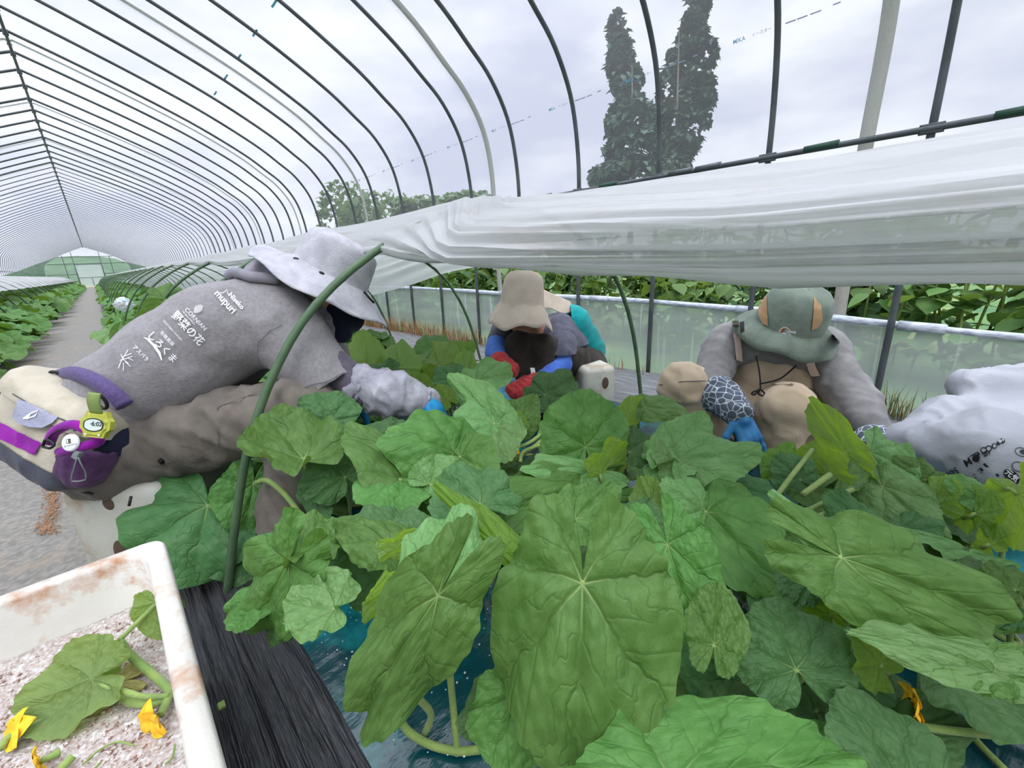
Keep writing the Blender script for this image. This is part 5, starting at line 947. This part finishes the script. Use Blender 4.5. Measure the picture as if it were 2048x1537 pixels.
wear('sleeve', [c_(B(1124, 700, 2.2), eR, .042, .040), c_(eR, wR, .041, .034)], m_bsl, p, .007, .02, fold=[(.004, nrm(wR-eR), 40, 10, 5)], label='bright blue cooling sleeve')
wear('cuff', [c_(B(1000, 728, 2.06), B(1018, 740, 2.03), .048, .040)], m_red, p, .005, .02, fold=[(.012, nrm(wL-eL), 60, 18, 3)]); wear('cuff', [c_(B(1066, 768, 2.02), B(1026, 786, 1.99), .044, .038)], m_red, p, .005, .02, fold=[(.012, nrm(wR-eR), 60, 18, 8)])
hand('glove', B(1017, 752, 2.03), nrm(B(1010, 800, 2.0)-B(1019, 752, 2.03)), -F_+R_*.3, m_blue2, p, .95, .35, 1, label='pale blue work glove'); hand('glove', B(1024, 788, 1.99), nrm(B(1000, 805, 1.98)-B(1024, 788, 1.99)), U_-F_*.5, m_blue2, p, .95, .4, 1, label='pale blue work glove')
for a in (aL, aR): V, f = tube([a+F_*.06, a-F_*.03, a-F_*.11, a-F_*.15], [.042, .048, .042, .024], 12); V[:, 2] = np.clip(V[:, 2], .012, .10); mk('boot', V, f, m_blk, p)
h2 = nrm(U_*.93-F_*.22+R_*.07)
prof = [(.0005, .140), (.03, .139), (.056, .132), (.074, .118), (.083, .098), (.088, .06), (.093, .015), (.095, 0.), (.096, -.004), (.106, -.02), (.120, -.045), (.134, -.075), (.142, -.092)]
ht = hat('sun_hat', B(1044, 608, 2.10), h2, R_, prof, m_beige, p, 64, .012, .002, 'beige bucket sun hat with a drooping brim', seed=5)
V, f, uv = grid(20, 16, lambda s, t: B(0, 0, 0)+np.stack([A(1078+62*a+6*b, 576+28*a+(44-22*a)*b-4*math.sin(a*7)*b, (2.26+.16*a)*K2)-B(0, 0, 0) for a, b in zip(s.ravel(), t.ravel())]).reshape(s.shape+(3,))); nk = mk('neck_flap', V, f, m_beige, ht); md = nk.modifiers.new('thick', 'SOLIDIFY'); md.thickness = .003
V, f = tube(spline([B(1086, 625, 2.12), B(1091, 634, 2.1), B(1100, 638, 2.1), B(1102, 636, 2.1)], 10), .002, 6); mk('hat_string', V, f, m_beige, ht)
V, f, uv = grid(4, 3, lambda s, t: np.stack([A(1060+9*b+3*math.sin(a*3), 736+34*a, 1.78) for a, b in zip(s.ravel(), t.ravel())]).reshape(s.shape+(3,))); o = mk('glove_tag', V, f, m_print, p)
c = B(1172, 770, 2.46); c[2] = 0; foam_seat(c+V3(.0, .0, 0), .085, .16, .20, rs+.25, 'white foam box under the crouching person with red cuffs', [(.3, -1, .12, .026, .6)])
# ---- the worker in the grey-green hat at the right
g = A(1545, 870, 1.42); p = empty('person', (g[0], g[1], 0), 'person in grey-green brimmed hat and beige dungarees crouching at the right', 'person')
sL, eL, wL = A(1448, 690, 1.52), A(1420, 780, 1.42), A(1475, 822, 1.30); sR, eR, wR = A(1648, 700, 1.44), A(1712, 818, 1.32), A(1770, 892, 1.20)
ch, wa, pv, hd = A(1545, 715, 1.56), A(1545, 790, 1.56), A(1535, 850, 1.58), A(1572, 680, 1.46); kL, kR, aL, aR = A(1368, 772, 1.42), A(1576, 815, 1.32), A(1425, 880, 1.46), A(1552, 915, 1.36)
for a in (aL, aR): a[2] = .07
tor3 = [c_(sL+R_*.05, sR-R_*.05, .075, .075), c_(ch-R_*.06, wa-R_*.05, .11, .11), c_(ch+R_*.06, wa+R_*.05, .11, .11), c_(wa-R_*.05, pv-R_*.05, .11, .115), c_(wa+R_*.05, pv+R_*.05, .11, .115)]
wear('body', [(q[0], q[1], q[2], q[3]-.014, q[4]-.014) for q in tor3]+[c_(ch, hd, .05, .045), ('e', hd, (.078, .085, .10)), c_(hd-F_*.06-U_*.03, hd-F_*.10-U_*.05, .012, .014), ('e', hd+R_*.08, (.012, .02, .028)), ('e', hd-R_*.08, (.012, .02, .028)), c_(sL, eL, .044, .036), c_(eL, wL, .034, .026), c_(sR, eR, .044, .036), c_(eR, wR, .034, .026), c_(pv, kL, .08, .054), c_(kL, aL, .05, .036), c_(pv+R_*.03, kR, .08, .054), c_(kR, aR, .05, .036)], m_skin, p, .012, .03)
wear('sweatshirt', tor3[:3]+[c_(sL, eL, .066, .058), c_(eL, wL, .056, .046), c_(sR, eR, .07, .064), c_(eR, wR, .062, .046)], m_sweat, p, .0075, .035, fold=[(.010, nrm(eR-sR+wR-eR)+R_*.5, 13, 6, 2), (.007, nrm(eL-sL)-R_*.4, 30, 12, 6)])
bib = wear('dungarees', [(q[0]-F_*.012-U_*.01, q[1]-F_*.012, q[2], q[3]*.0+.112, q[4]*.0+.116) if 0 else q for q in []]+[c_(A(1520, 750, 1.535), A(1515, 850, 1.54), .112, .12), c_(A(1580, 750, 1.535), A(1575, 850, 1.54), .112, .12), c_(pv-R_*.03, kL, .10, .074), c_(kL, aL, .070, .060), c_(pv+R_*.04, kR, .10, .076), c_(kR, aR, .072, .058)], m_bib, p, .008, .03, cut=[(A(1545, 718, 1.45), U_)], fold=[(.013, nrm(kR-pv), 22, 8, 3), (.009, UP, 20, 9, 8)])
wear('cuff', [c_(A(1438, 792, 1.36), A(1474, 822, 1.28), .062, .042)], m_patt, p, .005, .02, fold=[(.010, nrm(wL-eL), 50, 14, 3)], label='slate cuff with a white line pattern'); wear('cuff', [c_(A(1748, 886, 1.21), A(1790, 912, 1.16), .056, .040)], m_patt, p, .005, .02, fold=[(.010, nrm(wR-eR), 50, 14, 7)], label='slate cuff with a white line pattern')
hand('glove', A(1478, 830, 1.27), nrm(A(1502, 884, 1.25)-A(1478, 830, 1.27)), -F_+U_*.3, m_blue3, p, .92, .22, 1, label='blue thin glove'); hand('glove', A(1790, 912, 1.15), nrm(A(1822, 950, 1.1)-A(1790, 912, 1.15)), -F_+U_*.6, m_blue3, p, .92, .4, -1, label='blue thin glove')
for a in (aL, aR): V, f = tube([a+F_*.06, a-F_*.03, a-F_*.10, a-F_*.14], [.042, .05, .044, .026], 12); V[:, 2] = np.clip(V[:, 2], .006, .10); mk('shoe', V, f, m_brown, p)
bs = bvh_of(next(o for o in p.children if o.name.startswith('sweatshirt'))); bb2 = bvh_of(bib)
def flat(nm, pts, bv, par, m, lift=.004): V, f = ff(pts); return stick(nm, V*np.array([1, -1]), f, bv, (0, 0), 0, 1, m, par, lift)
for pts in ([(1464, 642), (1477, 640), (1486, 682), (1487, 722), (1470, 722), (1468, 690)], [(1612, 725), (1630, 718), (1627, 752), (1612, 750)]):
    V2, f2, _ = grid(8, 4, lambda s, t: np.stack([pts[0][0]+(pts[1][0]-pts[0][0])*t+(pts[-2][0]-pts[0][0])*s*.9, -(pts[0][1]+(max(q[1] for q in pts)-pts[0][1])*s), 0*s], -1)); stick('shoulder_strap', V2[:, :2], [tuple(x) for x in f2], bs, (0, 0), 0, 1, m_pink, bib, .006)
V, f = strokes([[(0, 0), (.5, .03), (1, -.02)]], .02); stick('knee_seam', V, f, bb2, (1545, 772), 4, 78, m_seam, bib, .007); stick('knee_seam', V, f, bb2, (1320, 772), -6, 90, m_seam, bib, .007)
h3 = nrm(U_*.78-F_*.60+R_*.03); c3 = A(1580, 644, 1.38)
prof = [(.0005, .122), (.04, .120), (.068, .110), (.086, .090), (.094, .064), (.0975, .03), (.099, .024), (.100, .0), (.101, -.003), (.111, -.010), (.126, -.022), (.141, -.036), (.155, -.052)]
ht = hat('sun_hat', c3, h3, R_, prof, m_hatd, p, 72, .006, .0025, 'grey-green sun hat with tan side panels', seed=8)
bh = bvh_of(ht)
for uvp in ([(1521, 602), (1536, 592), (1537, 620), (1538, 652), (1528, 648), (1519, 630)], [(1626, 596), (1640, 612), (1643, 640), (1632, 656), (1621, 660), (1625, 630)]): flat('side_panel', uvp, bh, ht, m_tan, .005)
V, f = strokes([[(0, 0), (.33, .02), (.66, .02), (1, 0)]], .012); stick('crown_seam', V, f, bh, (1534, 642), 2, 90, m_seam, ht, .0028); stick('crown_seam', *strokes([[(0, 0), (.02, .5), (0, 1)]], .012), bh, (1581, 642), 0, 60, m_seam, ht, .0028)
V, f = strokes([ring(14, .5, 1, 0, math.pi)], .1); stick('embroidered_logo', V, f, bh, (1570, 664), -8, 19, m_pink, ht, .0032); V, f = ff([(-.45, 0), (-.35, .25), (-.1, .42), (.05, .3), (-.15, .05)]); stick('embroidered_logo', V, f, bh, (1570, 664), -8, 18, mat('rust_thread', srgb(150, 84, 44), .8), ht, .003)
tx('LOWE', (1573, 664.5), 8, 6.5, .03, m_print, bh, ht, lift=.0035); tx('ALPINE', (1564, 669), 6, 5.5, .03, m_print, bh, ht, lift=.0035)
flat('vent', [(1480, 646), (1489, 644), (1490, 664), (1482, 668)], bh, ht, m_blk, .003); flat('vent', [(1664, 668), (1678, 682), (1680, 685), (1670, 678)], bh, ht, m_blk, .003)
for pts in ([A(1512, 712, 1.36), A(1518, 740, 1.345), A(1521, 766, 1.34)], [A(1592, 732, 1.36), A(1560, 758, 1.34), A(1522, 768, 1.335)], [A(1520, 766, 1.335), A(1520, 778, 1.33), A(1504, 786, 1.33), A(1508, 790, 1.33), A(1520, 780, 1.33)], [A(1520, 778, 1.33), A(1529, 787, 1.33), A(1526, 792, 1.33), A(1517, 788, 1.33), A(1520, 780, 1.33)]):
    V, f = tube(spline(pts, 16), .0026, 6); mk('chin_cord', V, f, m_blk, ht)
# ------------------------------------------------------------ white sack
m_sack = mat('white_woven_sack', srgb(168, 170, 177), .5, srgb(152, 154, 163), 6, bump=.35, bs=34, spec=.35, bdist=.006)
V, Fq = body([c_(A(1800, 884, 1.16), A(1990, 930, 1.0), .035, .075), c_(A(1905, 840, 1.18), A(2090, 880, 1.08), .060, .11), c_(A(1938, 772, 1.22), A(2080, 780, 1.16), .042, .085), c_(A(1990, 900, 1.04), A(2130, 920, 1.0), .09, .11), c_(A(1860, 850, 1.18), A(1800, 885, 1.16), .03, .02)], .0075, .07)
V[:, 2] = np.maximum(V[:, 2], .014+.004*vn(V, 20)); V = crease(V, Fq, .024, nrm(R_*.6+U_*.7), 4.5, 2.5, 4, 2); V = crease(V, Fq, .010, nrm(R_-U_*.5), 6, 2.5, 11, 5); V[:, 2] = np.maximum(V[:, 2], .012)
o = mk('sack', V, Fq, m_sack); tag(o, 'crumpled white soil sack lying in the right aisle beside the person in beige dungarees', 'sack'); bk = bvh_of(o)
for s, uv, sz in (('M', (1932, 918), 22), ('土', (1950, 908), 21), ('培', (1968, 900), 17), ('50ℓ', (1906, 938), 18)): tx(s, (uv[0]+8, uv[1]-4), 150, sz, .01, m_bpl, bk, o, lift=.002)
for i, (u, v, r) in enumerate(((1953, 917, 7.5), (1968, 901, 6), (1958, 909, 3), (1977, 898, 6.5), (1988, 893, 5.5), (1996, 888, 4), (2004, 883, 5.5))):
    V2 = np.array(ring(18, r)[:-1]); stick('printed_mark', V2, [tuple(range(17))], bk, (u, v), 0, 1, m_bpl, o, .002)
    if i in (1, 3, 4): stick('printed_mark', V2*.6, [tuple(range(17))], bk, (u, v), 0, 1, m_sack, o, .003)
tx('水稲', (2006, 878), 150, 6, .01, m_print, bk, o, lift=.004)
for u, v in ((1958, 940), (1964, 945), (1949, 950), (1952, 957), (1939, 958), (1956, 962)): V2, f2 = poly([(-2.5, -2.5), (2.5, -2.5), (2.5, 2.5), (-2.5, 2.5)]); stick('printed_mark', V2, f2, bk, (u, v), 30, 1, mat('grey_ink', srgb(120, 126, 134), .6), o, .002)
V, f = strokes([[(0, 0), (1, 0)], [(0, -.3), (1, -.3)]], .12); stick('printed_mark', V, f, bk, (1968, 928), 40, 38, m_bpl, o, .002)
V2 = np.array(ring(24, 11, 1.7)[:-1]); stick('printed_mark', V2, [tuple(range(23))], bk, (2023, 953), 40, 1, m_bpl, o, .002); tx('元', (2008, 945), 40, 15, .02, m_print, bk, o, lift=.003); tx('気', (2020, 955), 40, 14, .02, m_print, bk, o, lift=.003)
for (u, v, rx, ry) in ((2042, 905, 13, 8), (2036, 934, 13, 9)): stick('printed_mark', *strokes([ring(22, ry, rx/ry)], 1.6), bk, (u, v), 20, 1, m_bpl, o, .002)
stick('printed_mark', np.array(ring(16, 4.5, 1.6)[:-1]), [tuple(range(15))], bk, (2046, 905), 20, 1, m_bpl, o, .002)
# ------------------------------------------------------------ open foam box with cut shoots
def rr(x0, x1, y0, y1, r, z, n=6):
    P = []
    for cx, cy, a0 in ((x1-r, y1-r, 0), (x0+r, y1-r, 90), (x0+r, y0+r, 180), (x1-r, y0+r, 270)):
        for k in range(n+1): a = math.radians(a0+90*k/n); P.append((cx+r*math.cos(a), cy+r*math.sin(a), z))
    return P
bx0, bx1, by0, by1, bz = -.50, -.012, .33, .852, .285
e = empty('foam_box', ((bx0+bx1)/2, (by0+by1)/2, 0), 'open white foam box with cut melon shoots, in the near left corner', 'foam box')
loops = [rr(bx0+.02, bx1-.02, by0+.02, by1-.02, .03, .0), rr(bx0+.003, bx1-.003, by0+.003, by1-.003, .028, bz-.012), rr(bx0, bx1, by0, by1, .026, bz-.006), rr(bx0+.004, bx1-.004, by0+.004, by1-.004, .024, bz), rr(bx0+.022, bx1-.022, by0+.022, by1-.022, .02, bz), rr(bx0+.026, bx1-.026, by0+.026, by1-.026, .045, bz-.005), rr(bx0+.034, bx1-.034, by0+.034, by1-.034, .05, .04)]
V = np.array([q for l in loops for q in l]); n = len(loops[0]); V += (fbm(V, 30, 2, 2)[:, None]-.5)*.004
Fs = [(i*n+k, i*n+(k+1) % n, (i+1)*n+(k+1) % n, (i+1)*n+k) for i in range(len(loops)-1) for k in range(n)]+[tuple(range(n))[::-1], tuple((len(loops)-1)*n+k for k in range(n))]
mk('shell', V, Fs, m_foam2, e)
m_husk = mat('pale_husk_fill', srgb(206, 198, 194), .95, srgb(166, 148, 138), 260, lo=.36, hi=.64, c3=srgb(228, 226, 224), ns3=120, lo3=.52, hi3=.66, bump=.9, bs=320, bdist=.004)
ZF = .165
def fz(x, y): P = np.stack([x, y, 0*x], -1); return ZF+.022*(fbm(P, 9, 4)-.5)+.03*sst(.12, 0, by1-.03-y)*1.+.006*fbm(P, 90, 2)+.015*sst(-.2, -.42, x)
V, Fq, uv = grid(170, 170, lambda s, t: (lambda x, y: np.stack([x, y, fz(x, y)], -1))(bx0+.03+(bx1-bx0-.06)*s, by0+.03+(by1-by0-.06)*t))
o = mk('husk_fill', V, Fq, m_husk); tag(o, 'pale grainy husk filling in the open foam box', 'husks', kind='stuff')
gr = []
for i in range(1500):
    x, y = rng.uniform(bx0+.2, bx1-.045), rng.uniform(by0+.045, by1-.05); r = rng.uniform(.0012, .003); q = nrm(rng.normal(0, 1, 3)); w = nrm(np.cross(q, rng.normal(0, 1, 3))); gr.append(rbox((x, y, float(fz(np.array(x), np.array(y)))+r*.3), (r, r*.55, r*.45), np.stack([q, w, np.cross(q, w)], 1), 0))
V, f = join(gr); o = mk('husk_grains', V, f, mat('husk_grain', srgb(206, 196, 190), .9, srgb(150, 120, 106), 200, lo=.45, hi=.55), smooth=False); tag(o, 'loose grains scattered over the filling in the open foam box', 'husks', kind='stuff')
def Z(u, v, dz=.006): q = AZ(u, v, ZF+.012); q[2] = float(fz(np.array(q[0]), np.array(q[1])))+dz; return AZ(u, v, q[2])
m_cut = leaf_mat('cut_leaf', (.13, .24, .06, 1), (.17, .29, .08, 1), (.34, .48, .06, 1), .42); m_dead = leaf_mat('withered_leaf', (.36, .33, .10, 1), (.44, .40, .15, 1), (.4, .36, .1, 1), .3)
cv = empty('cut_melon_shoot', Z(290, 1380), 'cut melon shoot with two leaves lying in the open foam box', 'melon shoot')
for pts, r in (([Z(238, 1282, .03), Z(262, 1312, .02), Z(300, 1345, .014), Z(330, 1372, .012), Z(344, 1388, .01)], .0052), ([Z(344, 1388, .01), Z(325, 1402, .012), Z(280, 1408, .01), Z(240, 1392, .01), Z(218, 1360, .012), Z(210, 1325, .012), Z(200, 1292, .015)], .0055), ([Z(180, 1358, .03), Z(230, 1378, .028), Z(290, 1394, .022), Z(338, 1392, .016)], .0035), ([Z(238, 1282, .03), Z(275, 1245, .035), Z(312, 1208, .05)], .003), ([Z(238, 1282, .03), Z(222, 1290, .02), Z(212, 1300, .016)], .0025), ([Z(340, 1390, .012), Z(330, 1412, .012), Z(320, 1432, .012)], .0048)):
    V, f = tube(spline(pts, 24), r, 8); V += (vn(V, 220, 3)[:, None]-.5)*.0008; mk('stem', V, f, m_stem, cv)
J, T = Z(182, 1358, .034), Z(28, 1412, .02); leaf(cv, J, T, -nrm(CAM-J)*.8-UP*.3, .098, .35, .55, m_cut, 3.3, 30, 130, cup=.02, wave=.8)
J, T = Z(312, 1207, .052), Z(322, 1276, .025); leaf(cv, J, T, -nrm(CAM-J)*.8+R_*.3, .055, .5, .3, m_cut, 8.1, 26, 110, cup=.05)
J, T = Z(205, 1345, .02), Z(232, 1308, .025); leaf(cv, J, T, nrm(CAM-J), .03, .4, .9, m_cut, 9.1, 20, 70)
wl = empty('withered_leaf', Z(170, 1390), 'yellowed withered leaf under the cut shoot in the open foam box', 'leaf')
J, T = Z(236, 1366, .008), Z(118, 1414, .006); leaf(wl, J, T, UP, .05, .8, 1.0, m_dead, 5.5, 26, 100, wave=2.2); J, T = Z(140, 1415, .012), Z(82, 1452, .008); leaf(wl, J, T, UP, .03, .5, 1.2, m_cut, 6.6, 20, 70, wave=2)
fl = flower('cut_flower', Z(308, 1440, .016), nrm(Z(280, 1470, .014)-Z(320, 1432, .012)), .024, None); tag(fl, 'yellow melon flower at the end of the cut shoot in the foam box', 'flower', 'cut yellow flowers in the foam box')
fl = empty('cut_flower', Z(30, 1465), 'yellow melon flower on a green stalk at the left edge of the foam box', 'flower', 'cut yellow flowers in the foam box'); flower('petals', Z(36, 1462, .016), nrm(Z(10, 1470, .02)-Z(45, 1458, .012)), .023, fl)
V, f = tube(spline([Z(0, 1500, .01), Z(15, 1478, .012), Z(40, 1463, .012), Z(72, 1448, .012), Z(95, 1440, .012)], 14), .004, 8); mk('stalk', V, f, m_stem, fl)
fl = empty('cut_flower', Z(85, 1525), 'orange-yellow melon flower at the bottom edge of the foam box', 'flower', 'cut yellow flowers in the foam box'); flower('petals', Z(84, 1522, .012), nrm(Z(65, 1535, .012)-Z(95, 1515, .012)), .018, fl); V, f = tube(spline([Z(84, 1522, .012), Z(102, 1514, .012), Z(120, 1505, .012)], 8), [.0035]*5+[.0048]*3, 8); mk('stalk', V, f, m_stem, fl)
V, f = tube(spline([Z(120, 1540, .01), Z(135, 1525, .011), Z(146, 1513, .012)], 8), .0045, 8); o = mk('stem_cutting', V, f, m_stem); tag(o, 'short green stem cutting beside the orange-yellow flower in the foam box', 'stem cutting')
tv = [tube(spline(pts, 16), .0012, 5) for pts in ([Z(165, 1530), Z(200, 1500), Z(235, 1485), Z(268, 1492)], [Z(330, 1530), Z(345, 1515), Z(350, 1490)], [Z(190, 1537), Z(202, 1525)])]
V, f = join(tv); o = mk('tendrils', V, f, m_stem); tag(o, 'thin dry tendrils lying on the husks in the foam box', 'tendrils', kind='stuff')
V, f = rbox(AZ(443, 1412, .048), (.005, .007, .003), None, .002); o = mk('leaf_scrap', V, f, m_stem); tag(o, 'small pale green scrap on the black plastic strip', 'plant scrap')
